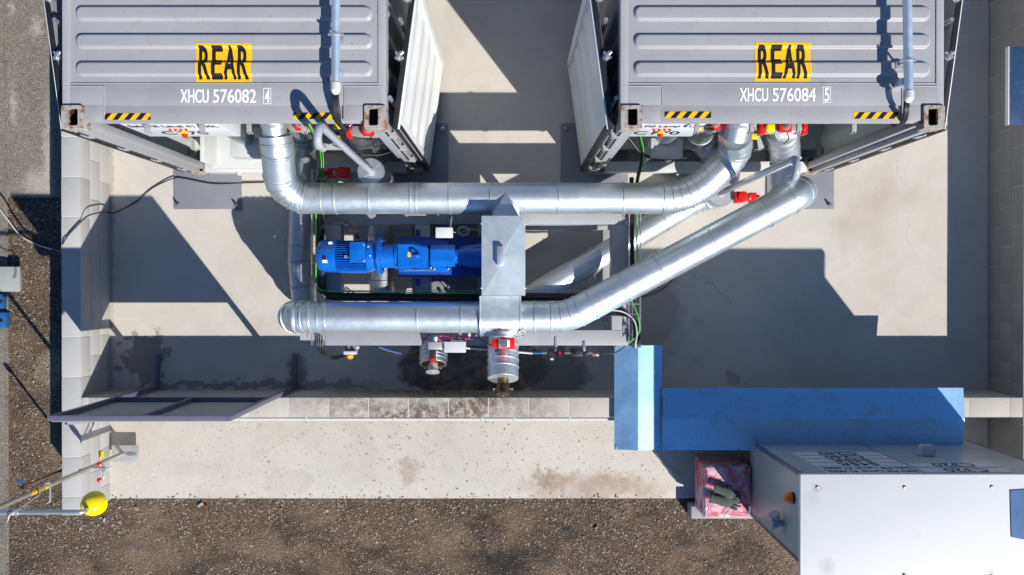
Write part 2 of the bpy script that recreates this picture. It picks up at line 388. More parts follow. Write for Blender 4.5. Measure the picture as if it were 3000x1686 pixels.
def fillet(pts, rads, n=9):
    """polyline with rounded corners; returns path and the indices that lie inside bends"""
    out = [Vector(pts[0])]; bends = []
    for i in range(1, len(pts) - 1):
        p, a, b = Vector(pts[i]), Vector(pts[i - 1]), Vector(pts[i + 1])
        r = rads[i - 1] if hasattr(rads, '__len__') else rads
        da, db = (a - p), (b - p); th = da.angle(db); t = min(r / math.tan(th / 2), da.length * .49, db.length * .49)
        r = t * math.tan(th / 2)
        bis = (da.normalized() + db.normalized()).normalized(); c = p + bis * (r / math.sin(th / 2))
        s = p + da.normalized() * t - c; e = p + db.normalized() * t - c
        for k in range(n):
            q = Quaternion(s.cross(e).normalized(), s.angle(e) * k / (n - 1))
            out.append(c + q @ s); bends.append((len(out) - 1, k))
    out.append(Vector(pts[-1])); return out, bends
def smooth(pts, n=8):
    P = [Vector(p) for p in pts]; P = [P[0] * 2 - P[1]] + P + [P[-1] * 2 - P[-2]]; o = []
    for i in range(1, len(P) - 2):
        for k in range(n):
            t = k / n; a, b, c, d = P[i - 1:i + 3]
            o.append(.5 * ((2 * b) + (c - a) * t + (2 * a - 5 * b + 4 * c - d) * t * t + (3 * b - a - 3 * c + d) * t ** 3))
    o.append(P[-2]); return o
def duct(pts, rads, r, every=2, straight=.95, bead=.0072, n=9, seg=40, first=.12):
    """jacketed duct with raised seams on the bends and along the runs"""
    path, bends = fillet(pts, rads, 25); inb = [i for i, k in bends]; bi = set(); last = -1; acc = 0
    for i in inb:
        if last >= 0: acc += (path[i] - path[last]).length
        if last < 0 or acc >= .045 * every + .032: bi.add(i); acc = 0
        last = i
    st = []
    def seam(p, d, w=.0055):
        for off, rr in ((-w * 2.2, r), (-w * 1.6, r - bead * .5), (-w, r + bead), (w, r + bead), (w * 1.6, r - bead * .5), (w * 2.2, r)): st.append((p + d * off, rr))
    for i, p in enumerate(path):
        if i in bi and 0 < i < len(path) - 1: seam(p, (path[i + 1] - path[i - 1]).normalized())
        else: st.append((p, r))
        if i < len(path) - 1:
            L = (path[i + 1] - p).length
            if L > .35:
                d = (path[i + 1] - p).normalized(); k = first
                while k < L - .1:
                    seam(p + d * k, d); k += straight * rng.uniform(.75, 1.1)
    return MB().tube(st, seg)
def text_mesh(txt, h, width=None, bold=0.0, align='CENTER', cut=None):
    c = bpy.data.curves.new('t', 'FONT'); c.body = txt; c.size = 1; c.align_x = 'LEFT'; c.resolution_u = 5
    o = bpy.data.objects.new('t', c); me = bpy.data.meshes.new_from_object(o)
    bm = bmesh.new(); bm.from_mesh(me); bpy.data.meshes.remove(me); bpy.data.objects.remove(o); bpy.data.curves.remove(c)
    xs = [v.co.x for v in bm.verts]; ys = [v.co.y for v in bm.verts]
    x0, x1, y0, y1 = min(xs), max(xs), min(ys), max(ys)
    sy = h / (y1 - y0); sx = (width / (x1 - x0)) if width else sy
    for v in bm.verts:
        v.co.x = (v.co.x - x0) * sx - ((x1 - x0) * sx / 2 if align == 'CENTER' else 0)
        v.co.y = (v.co.y - (y0 + y1) / 2) * sy
    if bold:
        src = bm.copy(); me2 = bpy.data.meshes.new('t2'); src.to_mesh(me2); src.free(); b = bold * h
        for i, (dx, dy) in enumerate(((b, 0), (-b, 0), (0, b), (0, -b), (b * .7, b * .7), (-b * .7, -b * .7), (b * .7, -b * .7), (-b * .7, b * .7))):
            k = len(bm.verts); bm.from_mesh(me2); bm.verts.ensure_lookup_table()
            for v in bm.verts[k:]: v.co += Vector((dx, dy, .00012 * (i + 1)))
        bpy.data.meshes.remove(me2)
    m = MB(); m.bm.free(); m.bm = bm; return m
def place(m, X): bmesh.ops.transform(m.bm, matrix=X, verts=m.bm.verts); return m

# ---------------------------------------------------------------- setting: ground, slabs
ZG = -.03
m = MB(); m.quad((-60, -60, ZG), (60, -60, ZG), (60, 60, ZG), (-60, 60, ZG)); m.build('gravel_ground', 'gravel', kind='structure')
m = MB(); m.box(-60, -5.425, -60, 60, ZG - .1, ZG + .012); m.box(-5.4251, -4.4, .93, 60, ZG - .1, ZG + .0115)
m.build('asphalt', 'asphalt', kind='structure')
m = MB()
for k in range(24): m.box(-5.43, -5.41, -12 + k * .9, -12 + k * .9 + .893, ZG - .05, ZG + .02, .003)
for f in list(m.bm.faces):
    if f.calc_center_median().y > .95: pass
m.build('kerb_edging', 'asphalt', kind='structure')
MB().box(-4.31, 5.1, -1.2, 9, -.2, 0).build('yard_slab', 'slab', kind='structure')
MB().box(-4.31, 5.1, -2.298, -1.2, -.2, -.003, .004).build('apron_slab', 'apron', kind='structure')

# loose stones on the gravel: too many to count
m = MB()
def stone(x, y, s, ZG=ZG):
    r = bmesh.ops.create_icosphere(m.bm, subdivisions=1, radius=s)
    q = Matrix.Rotation(rng.uniform(0, 6), 3, 'Z'); fx, fy, fz = rng.uniform(.7, 1.5), rng.uniform(.6, 1.1), rng.uniform(.4, .8)
    for v in r['verts']:
        k = rng.uniform(.75, 1.2); p = Vector((v.co.x * fx * k, v.co.y * fy * k, v.co.z * fz)); v.co = q @ p + Vector((x, y, ZG + s * .25))
for i in range(3200):
    k = rng.random()
    if k < .62: x, y = rng.uniform(-5.4, 3.2), -2.31 - abs(rng.gauss(0, .45))
    elif k < .9: x, y = rng.uniform(-5.38, -4.53), rng.uniform(-3, .95)
    else: x, y = rng.uniform(-5, 3), -2.32 - abs(rng.gauss(0, .05))
    if y < -3.6: continue
    stone(x, y, rng.choice((.005, .006, .007, .008, .01, .013)) * rng.uniform(.8, 1.2))
for (u, v, s) in ((395, 1493, .045), (1747, 1547, .05), (577, 1485, .03), (955, 1500, .04), (840, 1540, .03), (965, 1545, .025), (1850, 1478, .03), (300, 1525, .04), (345, 1490, .025)):
    p = W(u, v); stone(p.x, p.y, s * .6)
for i in range(110): stone(rng.uniform(-4.3, 2.0), -2.3 + abs(rng.gauss(0, .03)), rng.choice((.004, .005, .007, .009)), 0)
for i in range(160): stone(rng.uniform(-4.2, 1.9), rng.uniform(-2.3, -1.4), rng.choice((.003, .004, .005)), 0)
m.build('loose_stones', 'stone', kind='stuff', label='small loose stones strewn over the brown gravel', category='stones')

for u, v, dx, dy, rot, lab_, mt in ((585, 1481, .04, .018, .6, 'flat pinkish stone chip on the gravel by the red scrap', 'stain'), (602, 1486, .012, .014, .2, 'small red scrap on the gravel below the apron edge', 'red'), (821, 1494, .012, .004, .1, 'tiny yellow scrap on the gravel below the apron edge', 'yellow')):
    p = W(u, v); MB().obox(p + Vector((0, 0, ZG + .018)), (dx * 1.6, dy * 1.6, .02), rot, .003).build('scrap', mt, label=lab_, category='litter')
# block walls
def block_wall(axis, a0, a1, b0, b1, n, mat, label, off=0.0, z0=0):
    """courses of blocks along axis; b0..b1 is the thickness"""
    L, H = .4, .1967; t = thing('block_wall', ((a0, b0, 0) if axis == 'x' else (b0, a0, 0)), label, 'wall')
    m = MB(); core = MB(); g = .0045
    for c in range(n):
        s = a0 + off - L * 2 + (.2 if c % 2 else 0); z = z0 + c * H
        while s < a1:
            p, q = max(s + g, a0), min(s + L - g, a1); s += L
            if q - p < .03: continue
            j = rng.uniform(-.0012, .0012)
            if axis == 'x': m.box(p, q, b0 + j, b1 + j, z + g, z + H - (0 if c == n - 1 else g), .003)
            else: m.box(b0 + j, b1 + j, p, q, z + g, z + H - (0 if c == n - 1 else g), .003)
    i = .004
    if axis == 'x': core.box(a0 + i, a1 - i, b0 + i, b1 - i, z0 - .05, z0 + n * H - .003)
    else: core.box(b0 + i, b1 - i, a0 + i, a1 - i, z0 - .05, z0 + n * H - .003)
    m.build('block', mat, t); core.build('mortar', 'mortar' if mat != 'block_right' else 'mortar_dim', t); return t
block_wall('y', -2.31, 9, -4.495, -4.305, 3, 'block', 'pale grey block wall along the left edge of the yard, beside the gravel strip', .18)
block_wall('x', -4.303, 5.10, -1.33, -1.135, 3, 'block_front', 'low stained block wall between the yard and the speckled apron, under the white pipe', .07)
block_wall('y', -2.31, 9, 5.105, 5.295, 3, 'block_right', 'dim weathered block wall along the right edge of the yard', .1)

# steel base plates with anchor studs
for (x0, x1, y0, y1, lab) in ((-3.61, -2.89, .8, 1.72, 'grey steel base plate under the left corner of the left container, black cable above it'),
        (-1.405, -.683, .8, 1.72, 'grey steel base plate under the right corner of the left container'),
        (.52, 1.24, .8, 1.72, 'grey steel base plate under the left corner of the right container'),
        (2.72, 3.44, .8, 1.72, 'grey steel base plate under the right corner of the right container, beside the duct end')):
    t = thing('base_plate', (x0, y0, 0), lab, 'steel plate', 'steel plates bolted down under the container corners')
    MB().box(x0, x1, y0, y1, .001, .02, .006).build('plate', 'plate', t)
    for x in (x0 + .045, x1 - .055):
        for y in (y0 + .05, y1 - .06):
            a = MB(); a.cyl((x, y, .018), (x, y, .034), .022, seg=6); a.cyl((x, y, .03), (x, y, .075), .012, seg=12); a.build('anchor_bolt', 'steel', t)

# ---------------------------------------------------------------- containers
CY, CH, CW, CL = 1.167, 2.591, 2.438, 6.06
PILL = []
y = 1.563
while y < CY + CL - .4: PILL.append((y, y + .117)); y += .2087
RZ, RH = 2.562, .024
def roof_z(y):
    for a, b in PILL:
        if a <= y <= b:
            e = min(y - a, b - y); return RZ + RH * min(1, e / .018)
    return RZ
def drape(m, y0, y1, lift):
    cuts = sorted({c for a, b in PILL for c in (a, a + .018, b - .018, b) if y0 < c < y1})
    for c in cuts:
        bmesh.ops.bisect_plane(m.bm, geom=m.bm.verts[:] + m.bm.edges[:] + m.bm.faces[:], plane_co=(0, c, 0), plane_no=(0, 1, 0))
    for v in m.bm.verts: v.co.z = roof_z(v.co.y) + lift + (v.co.z if v.co.z < .01 else 0)
    return m
def rrect(x0, x1, y0, y1, r, n=6):
    o = []
    for cx, cy, a in ((x1 - r, y1 - r, 0), (x0 + r, y1 - r, 90), (x0 + r, y0 + r, 180), (x1 - r, y0 + r, 270)):
        for k in range(n + 1):
            t = R(a + 90 * k / n); o.append((cx + r * math.cos(t), cy + r * math.sin(t)))
    return o
def loft(m, loops):
    rs = [[m.bm.verts.new(p) for p in l] for l in loops]; n = len(rs[0])
    for a, b in zip(rs, rs[1:]):
        for i in range(n): m.bm.faces.new((a[i], a[(i + 1) % n], b[(i + 1) % n], b[i]))
    return rs
def container(ox, number, digit, label, tx, lx, hz, panel):
    t = thing('shipping_container', (ox, CY, 0), label, 'shipping container', 'shipping containers with open doors')
    X1 = ox + CW; Y1 = CY + CL; fy = CY + .058
    # roof sheet with pressed ribs
    m = MB(); m.box(ox + .03, X1 - .03, 1.513, Y1 - .2, RZ - .03, RZ)
    for a, b in PILL:
        x0, x1 = ox + .1, X1 - .1
        def lp(i, z, r): return [(x, y, z) for x, y in rrect(x0 + i, x1 - i, a + i, b - i, r)]
        rs = loft(m, [lp(0, RZ + .0005, .05), lp(.005, RZ + .003, .047), lp(.013, RZ + RH - .004, .042), lp(.018, RZ + RH - .0005, .038), lp(.024, RZ + RH, .034)])
        m.bm.faces.new(rs[-1])
    m.build('roof', 'grey', t, ang=50)
    # header: flat plate, step, front flange
    m = MB(); m.box(ox + .01, X1 - .01, CY + .181, 1.512, RZ - .07, RZ + .005, .003); m.box(ox + .165, X1 - .165, fy, CY + .1805, RZ - .065, RZ - .012, .004)
    m.build('header', 'grey', t)
    m = MB()
    m.wire([(ox + .03, 1.513, RZ + .004), (X1 - .03, 1.513, RZ + .004)], .0035, 6)
    for sx, ia, ib in ((ox + .01, ox + .166, ox + .31), (X1 - .31, X1 - .31, X1 - .166)):
        m.box(sx, sx + .3, CY + .182, 1.49, RZ - .02, RZ + .0085, .002); m.box(ia, ib, fy + .006, CY + .1815, RZ - .02, RZ + .008, .002)
    m.build('corner_plate', 'grey', t)
    m = MB()
    for xx in (ox + .315, X1 - .315): m.wire([(xx, fy + .004, RZ + .008), (xx, 1.49, RZ + .009)], .004, 6)
    for s0, s1 in ((ox + .012, ox + .315), (X1 - .315, X1 - .012)): m.wire([(s0, 1.491, RZ + .008), (s1, 1.491, RZ + .008)], .004, 6)
    m.box(ox + .2, X1 - .2, fy - .004, fy, RZ - .06, RZ - .045)
    m.build('weld_seam', 'seal', t)
    # side rails and corrugated side walls
    for sx, d in ((ox, 1), (X1, -1)):
        m = MB(); m.box(min(sx, sx + d * .06), max(sx, sx + d * .06), CY + .17, Y1 - .17, 2.44, 2.572, .008)
        m.box(min(sx, sx + d * .06), max(sx, sx + d * .06), CY + .17, Y1 - .17, .1, .26, .006); m.build('side_rail', 'grey', t)
        prof = []; yy = CY + .16
        while yy < Y1 - .3:
            prof += [(yy, .012), (yy + .07, .012), (yy + .135, .048), (yy + .205, .048)]; yy += .27
        for nm, mt, inn in (('side_wall', 'grey', 0), ('inner_wall', 'inner', .004)):
            m = MB(); a = [m.bm.verts.new((sx + d * (p[1] + inn), p[0], .2)) for p in prof]; b = [m.bm.verts.new((sx + d * (p[1] + inn), p[0], 2.5)) for p in prof]
            for i in range(len(a) - 1): m.bm.faces.new((a[i], a[i + 1], b[i + 1], b[i]))
            m.build(nm, mt, t)
    MB().box(ox + .05, X1 - .05, CY + .25, Y1 - .15, .1, .165).build('floor', 'inner', t)
    MB().box(ox + .05, X1 - .05, Y1 - .1, Y1 - .04, .1, 2.5).build('end_wall', 'grey', t)
    # sill and posts
    m = MB(); m.box(ox + .162, X1 - .162, CY + .012, CY + .12, .012, .17, .006)
    for k in range(4): m.box(ox + .5 + k * .42, ox + .53 + k * .42, CY - .02, CY + .012, .1, .15, .004)
    m.build('sill', 'white', t)
    for sx, d in ((ox, 1), (X1, -1)):
        a, b = sorted((sx + d * .006, sx + d * .09)); a2, b2 = sorted((sx + d * .0905, sx + d * .155))
        p = MB().box(a, b, CY + .01, CY + .16, .1, 2.47, .008).box(a2, b2, CY + .05, CY + .11, .1, 2.47, .006).build('corner_post', 'grey', t)
        for z in (.35, .95, 1.6, 2.2):
            h = MB(); xx = sx - d * .012; h.cyl((xx, CY + .02, z - .06), (xx, CY + .02, z + .06), .018, seg=14)
            h.box(min(xx, xx + d * .05), max(xx, xx + d * .05), CY + .0, CY + .04, z - .045, z + .045, .006); h.build('hinge', 'grey', p)
        p = MB(); a, b = sorted((sx + d * .018, sx + d * .034)); p.box(a, b, CY + .004, CY + .0098, .2, 2.4)
        p.build('door_gasket', 'black', t)
        # castings (a real hole is cut by building the frame from bars)
        for z0, z1 in ((CH - .118, CH), (.0215, .12)):
            a, b = sorted((sx - d * .0, sx + d * .162)); m = MB(); y0, y1 = CY, CY + .178
            outer = rrect(a, b, y0, y1, .014, 3); hc = ((a + b) / 2 + (.01 * d), (y0 + y1) / 2)
            inner = rrect(hc[0] - .036, hc[0] + .036, hc[1] - .064, hc[1] + .064, .014, 3)
            lo = [[(x, y, z0) for x, y in outer], [(x, y, z1 - .006) for x, y in outer], [(x * .97 + hc[0] * .03, y * .97 + hc[1] * .03, z1) for x, y in outer],
                  [(x, y, z1) for x, y in inner], [(x, y, z1 - .03) for x, y in inner], [(hc[0] + (x - hc[0]) * 1.7, hc[1] + (y - hc[1]) * 1.25, z1 - .035) for x, y in inner], [(hc[0] + (x - hc[0]) * 1.7, hc[1] + (y - hc[1]) * 1.25, z0 + .008) for x, y in inner]]
            loft(m, lo[:5]); rs0 = [m.bm.verts.new(p) for p in lo[0]]; m.bm.faces.new(rs0[::-1])
            co = m.build('corner_casting', 'casting', t); m = MB(); rs = loft(m, lo[4:]); m.bm.faces.new(rs[-1]); m.build('casting_hole', 'cavity', co)
    # doors folded back beside the walls
    for sx, d in ((ox, -1), (X1, 1)):
        ang = R(7.6) * -d
        if True:
            X = Matrix.Translation((sx + d * .035, CY + .03, 0)) @ Matrix.Rotation(ang, 4, 'Z')
            def Q(x0, x1, y0, y1, z0, z1, mm, bev=.004):
                a, b = sorted((d * x0, d * x1)); mm.box(a, b, y0, y1, z0, z1, bev, X)
            dm = MB()
            prof = [(.28, .022)]; z = .3
            for k in range(4):
                prof += [(z + .1, .02), (z + .15, .004), (z + .36, .004), (z + .41, .02)]; z += .51
            prof.append((2.33, .022))
            L = .1; Rr = 1.07
            lo = []
            a = [dm.bm.verts.new((d * (q[1] + .012), L, q[0])) for q in prof]; b = [dm.bm.verts.new((d * (q[1] + .012), Rr, q[0])) for q in prof]
            a2 = [dm.bm.verts.new((d * (q[1] + .009), L, q[0])) for q in prof]; b2 = [dm.bm.verts.new((d * (q[1] + .009), Rr, q[0])) for q in prof]
            for i in range(len(a) - 1):
                dm.bm.faces.new((a[i], a[i + 1], b[i + 1], b[i])); dm.bm.faces.new((a2[i], b2[i], b2[i + 1], a2[i + 1]))
            bmesh.ops.transform(dm.bm, matrix=X, verts=dm.bm.verts)
            Q(0, .05, 0, .1, .17, 2.44, dm); Q(0, .05, 1.07, 1.16, .17, 2.44, dm)
            Q(.001, .049, .1, 1.07, .17, .28, dm); Q(.001, .049, .1, 1.07, 2.33, 2.44, dm)
            dr = dm.build('door', 'doorwhite', t)
            gk = MB(); Q(-.004, .036, -.008, 1.17, 2.441, 2.452, gk, .003); Q(.012, .05, -.012, -.001, .16, 2.44, gk, .003); Q(.005, .03, 1.161, 1.168, .16, 2.44, gk, .003)
            Q(.052, .064, .0, .035, .17, 2.43, gk, .003)
            gk.build('door_gasket', 'black', dr)
            sk = MB(); Q(-.007, -.0015, .001, 1.159, .171, 2.439, sk, .001); sk.build('outer_skin', 'grey', dr)
            for yy in (.22, .82):
                lr = MB(); lr.cyl(X @ Vector((-d * .045, yy, .2)), X @ Vector((-d * .045, yy, 2.5)), .017, seg=12)
                lr.build('lock_rod', 'chrome', dr)
            for yy in (.55, 1.0):
                lk = MB(); c = X @ Vector((-d * .02, yy, 2.46)); lk.obox(c, (.05, .06, .03), .4, .008); lk.cyl(c + Vector((-.03, -.02, .01)), c + Vector((.035, .03, .03)), .013, seg=12, bev=.003)
                lk.cyl(c + Vector((-.025, .03, .015)), c + Vector((.03, -.02, .03)), .01, seg=10); lk.obox(c + Vector((0, 0, .03)), (.02, .07, .012), -.5, .003)
                lk.build('door_lock', 'chrome', dr)
    # small clip hooks under the header
    for xx in (.58, 1.0, 1.36, 1.78):
        m = MB(); x = ox + xx; m.box(x, x + .035, CY + .0, fy - .001, RZ - .1, RZ - .07, .003); m.box(x, x + .01, CY - .012, CY + .0, RZ - .14, RZ - .08, .002); m.box(x + .025, x + .035, CY - .012, CY, RZ - .14, RZ - .08, .002)
        m.build('clip', 'seal', t)
    # writing
    zz = RZ
    u0, u1, v0, v1 = tx[0]
    y0, y1 = WY(v1, zz), WY(v0, zz); x0, x1 = WX(u0, zz), WX(u1, zz)
    lb = MB(); lb.quad((x0, y0, zz), (x1, y0, zz), (x1, y1, zz), (x0, y1, zz)); drape(lb, y0, y1, .0022)
    lbo = lb.build('rear_label', 'yellow', t, ang=20)
    tm = MB()
    for i, ch in enumerate('REAR'):
        q = text_mesh(ch, (y1 - y0) * .84, (x1 - x0) * (.175 if ch != 'A' else .2), .022); place(q, Matrix.Translation((x0 + (x1 - x0) * (.155 + .23 * i), (y0 + y1) / 2, 0)))
        mt = bpy.data.meshes.new('t3'); q.bm.to_mesh(mt); q.bm.free(); tm.bm.from_mesh(mt); bpy.data.meshes.remove(mt)
    drape(tm, y0, y1, .0036).build('lettering', 'ink', lbo, ang=20)
    u0, u1, v0, v1 = tx[1]; zt = RZ + .0068
    nx0 = WX(u0, zt); nw = WX(u1, zt) - nx0; yc = (WY(v0, zt) + WY(v1, zt)) / 2; hh = WY(v0, zt) - WY(v1, zt)
    parts = (('XHCU', 0, .308), (number, .36, .473))
    for s, fx, fw in parts:
        tm = text_mesh(s, hh, fw * nw, .018, 'LEFT'); place(tm, Matrix.Translation((nx0 + fx * nw, yc, zt))); tm.build('white_lettering', 'whiteink', t)
    bx0 = nx0 + nw * .912; bw = nw * .088
    tm = text_mesh(digit, hh, bw * .55, .018); place(tm, Matrix.Translation((bx0 + bw / 2, yc, zt)))
    hb = hh * .6; e = .0045
    for a, b, c2, d2 in ((bx0, bx0 + bw, yc - hb, yc - hb + e), (bx0, bx0 + bw, yc + hb - e, yc + hb), (bx0, bx0 + e, yc - hb + e, yc + hb - e), (bx0 + bw - e, bx0 + bw, yc - hb + e, yc + hb - e)):
        tm.quad((a, c2, zt), (b, c2, zt), (b, d2, zt), (a, d2, zt))
    tm.build('boxed_digit', 'whiteink', t)
    for u0, u1, v0, v1 in hz:
        z = RZ - .0095
        m = MB(); m.quad((WX(u0, z), WY(v1, z), z), (WX(u1, z), WY(v1, z), z), (WX(u1, z), WY(v0, z), z), (WX(u0, z), WY(v0, z), z))
        m.build('hazard_tape', 'hazard', t)
    # control panel behind the header
    px0, px1 = panel; py = CY + .068; ps = thing('control_panel', ((px0 + px1) / 2, py, 1.86), 'white control panel reading C170 at the mouth of the container numbered ' + number, 'control panel', 'white C170 control panels')
    MB().box(px0, px1, py, py + .22, 1.89, 2.45, .006).build('cabinet', 'panelwhite', ps)
    RX = Matrix.Rotation(R(90), 4, 'X'); mid = (px0 + px1) / 2
    tm = text_mesh('C170', .13, .37, .02); place(tm, Matrix.Translation((mid - .02, py - .002, 2.06)) @ RX); tm.build('lettering', 'ink', ps)
    tm = text_mesh('Safe Fill Level 41,000L', .085, .7, .015); place(tm, Matrix.Translation((mid + (.04 if px0 > 0 else 0), py - .002, 2.33)) @ RX); tm.build('small_lettering', 'ink', ps)
    k = MB(); k.cyl((mid, py - .001, 2.13), (mid, py - .02, 2.13), .036, seg=20, bev=.004); ko = k.build('switch_plate', 'yellow', ps)
    k = MB(); k.cyl((mid, py - .02, 2.11), (mid, py - .035, 2.11), .024, seg=20, bev=.004); k.box(mid - .01, mid + .01, py - .05, py - .035, 2.07, 2.14, .004); k.build('switch_knob', 'red', ko)
    for i in range(4):
        k = MB(); x = mid - .07 + i * .042; k.cyl((x, py - .001, 2.225), (x, py - .012, 2.225), .012, seg=14, bev=.002); k.ball((x, py - .014, 2.225), .008); k.build('indicator_lamp', 'red', ps)
    return t
C1 = WX(179, CH); C2 = WX(1818, CH)
cont1 = container(C1, '576082', '4', 'grey shipping container marked REAR and XHCU 576082, left of the two', None or [(576, 740, 131, 242), (530, 795, 263, 302)], 0, [(307, 442, 333, 352), (860, 984, 331, 350)], (-3.03, -2.27))
cont2 = container(C2, '576084', '5', 'grey shipping container marked REAR and XHCU 576084, right of the two', [(2210, 2373, 129, 239), (2167, 2433, 259, 298)], 0, [(1947, 2083, 328, 347), (2499, 2633, 330, 349)], (.9, 1.5))

# equipment inside the container mouths
def inner_gear(dx, label, bx0, bx1, num):
    t = thing('equipment_box', ((bx0 + bx1) / 2, 1.45, .168), label, 'equipment box', 'pale boxes on the container floors')
    MB().box(bx0, bx1, 1.24, 1.42, .62, .8, .008).build('box_body', 'boxgrey', t)
    MB().cyl(((bx0 + bx1) / 2 - .02, 1.44, .8), ((bx0 + bx1) / 2 - .02, 1.44, 1.6), .09, seg=24).build('upright_pipe', 'galv_old', t)
    m = MB(); m.box(bx0 + .02, bx0 + .06, 1.27, 1.4, .168, .62, .004); m.box(bx1 - .06, bx1 - .02, 1.27, 1.4, .168, .62, .004); m.build('leg', 'white', t)
inner_gear(0, 'pale grey box behind the big duct elbow in the left container mouth', -2.74, -2.4, 1)
inner_gear(0, 'pale grey box under the C170 panel of the right container', 1.35, 1.66, 2)
for (x0, x1, lab) in ((-3.1, -2.42, 'white sheet steel cover on the left container floor beside the corner post'), (2.62, 2.86, 'white triangular gusset plate in the right container mouth')):
    if x0 < 0:
        m = MB(); m.box(x0, x1, 1.2, 1.62, .17, .27, .006); m.box(x0, x0 + .04, 1.22, 1.6, .27, .62, .005); m.build('floor_cover', 'white', label=lab, category='steel cover')
    else:
        m = MB(); X = Matrix.Translation((0, 1.33, 0)) @ Matrix.Rotation(R(90), 4, 'X')
        m.prism([(2.7, .172), (3.05, .172), (2.82, .5)], 0, .02, X); m.build('gusset_plate', 'white', label=lab, category='steel plate')

def actuator(x, y, z, label, flip=1, yoff=0):
    t = thing('valve_actuator', (x, y, z), label, 'valve actuator', 'pneumatic valve actuators in the container mouths')
    MB().cyl((x - .17, y, z), (x + .17, y, z), .052, seg=28, bev=.004).box(x - .16, x + .16, y - .045, y + .045, z + .0, z + .058, .01).build('cylinder', 'stain', t)
    for s in (-1, 1):
        m = MB(); m.cyl((x + s * .17, y, z), (x + s * .2, y, z), .066, seg=24, bev=.01); m.box(min(x + s * .165, x + s * .215), max(x + s * .165, x + s * .215), y - .06, y + .06, z - .06, z + .06, .015); m.build('end_cap', 'red', t)
    b = MB(); b.box(x - .055 * 1, x + .055, y - .05, y + .05, z + .062, z + .115, .012); sb = b.build('switch_box', 'red', t)
    MB().ball((x, y, z + .12), .04, .04, .03).build('clear_dome', 'glass', sb); MB().cyl((x, y, z + .115), (x, y, z + .14), .022, seg=14, bev=.004).build('indicator', 'black', sb)
    m = MB(); xx = x + flip * .13; m.cyl((xx, y - .01, z + .065), (xx, y - .01, z + .08), .042, seg=22, bev=.004); m.build('position_ring', 'bright_yellow', t)
    m = MB(); m.cyl((xx, y - .01, z + .08), (xx, y - .01, z + .095), .022, seg=14); m.build('hand_knob', 'steel', t)
    m = MB(); m.wire(smooth([(x + .02, y - .05, z + .08), (x + .04, y - .1, z + .06), (x + .03, y - .13, z - .02), (x + .06, y - .1, z - .12)]), .0045); m.build('signal_cable', 'black', t)
actuator(WX(890, 1.35), WY(372, 1.35), 1.35, 'red capped valve actuator beside the tall elbow in the left container mouth')
actuator(WX(1085, 1.25), WY(388, 1.25), 1.25, 'red capped valve actuator nearest the open white door of the left container')
actuator(WX(2085, 1.35), WY(372, 1.35), 1.35, 'red capped valve actuator half under the C170 panel of the right container', -1)
actuator(WX(2290, 1.35), WY(378, 1.35), 1.35, 'red capped valve actuator right of the duct neck in the right container mouth', -1)
def ringhandle(x, y, z, lab):
    t = thing('lockout_handle', (x, y, z), lab, 'handle', 'yellow lockout handles at the container mouths')
    MB().box(x - .035, x + .035, y - .025, y + .025, z, z + .05, .012).build('handle_grip', 'bright_yellow', t)
    m = MB(); m.cyl((x - .02, y + .03, z + .02), (x + .02, y + .03, z + .02), .03, seg=18, bev=.004); m.build('handle_hub', 'black', t)
for u, v, z, lab in ((990, 372, 1.6, 'yellow handle between the hanging black cables of the left container'), (988, 408, 1.1, 'lower yellow handle behind the vent pipe of the left container'),
        (2205, 403, 1.2, 'small yellow handle just right of the duct neck of the right container'), (2254, 375, 1.6, 'larger yellow handle beside the red cap in the right container')):
    p = W(u, v, z); ringhandle(p.x, p.y, z, lab)

# ---------------------------------------------------------------- skid frame
ZT, ZB = .78, .60
sk = thing('skid_frame', (0, .1, 0), 'grey painted steel skid frame carrying the blue pump under the ducts', 'skid frame')
sx0, sx1 = WX(952, ZT), WX(1841, ZT); sy0, sy1 = WY(1013, ZT), .74
ix0, ix1 = WX(998, ZT), WX(1792, ZT); iyt, iyf = WY(658, ZT), WY(968, ZT)
MB().box(sx0, sx1, iyt, sy1, ZB, ZT, .006).build('back_beam', 'skid', sk)
MB().box(sx0, sx1, sy0, iyf, ZB, ZT, .006).box(WX(878, ZT), sx0 - .001, sy0 + .05, iyf, ZT - .03, ZT - .008, .003).build('front_beam', 'skid', sk)
for a, b in ((sx0, ix0), (ix1, sx1), (WX(1215, ZT), WX(1260, ZT)), (WX(1400, ZT), WX(1536, ZT))):
    MB().box(a + .0006, b - .0006, iyf + .0005, iyt - .0005, ZB + .002, ZT - .002, .005).build('cross_beam', 'skid', sk)
for x in (sx0 + .06, sx1 - .06, 0.1):
    for y in (sy0 + .05, sy1 - .05): MB().box(x - .04, x + .04, y - .04, y + .04, .003, ZB - .001, .005).box(x - .07, x + .07, y - .045, y + .075, .0031, .015, .003).build('leg', 'skid', sk)
# lower inner rails
LZ = .28
m = MB(); m.box(ix0 - .02, ix1 + .02, iyt - .02, iyt + .06, LZ - .1, LZ, .004); m.box(ix1 - .03, ix1 + .05, iyf + .06, iyt - .021, LZ - .1, LZ - .002, .004); m.build('lower_rail', 'skid', sk)
MB().box(WX(1207, .5), WX(1415, .5), WY(905, .5), WY(650, .5), .2, .5, .01).build('added_dark_box', 'plate', sk)  # dark box added to keep sun patches off the floor below the pump
for (u, v) in ((955, 668), (1837, 655), (1832, 955)):
    p = W(u, v, ZT); MB().box(p.x - .018, p.x + .018, p.y - .018, p.y + .018, ZT, ZT + .02, .004).cyl((p.x, p.y, ZT + .02), (p.x, p.y, ZT + .03), .008, seg=10).build('earth_lug', 'boxgrey', sk)

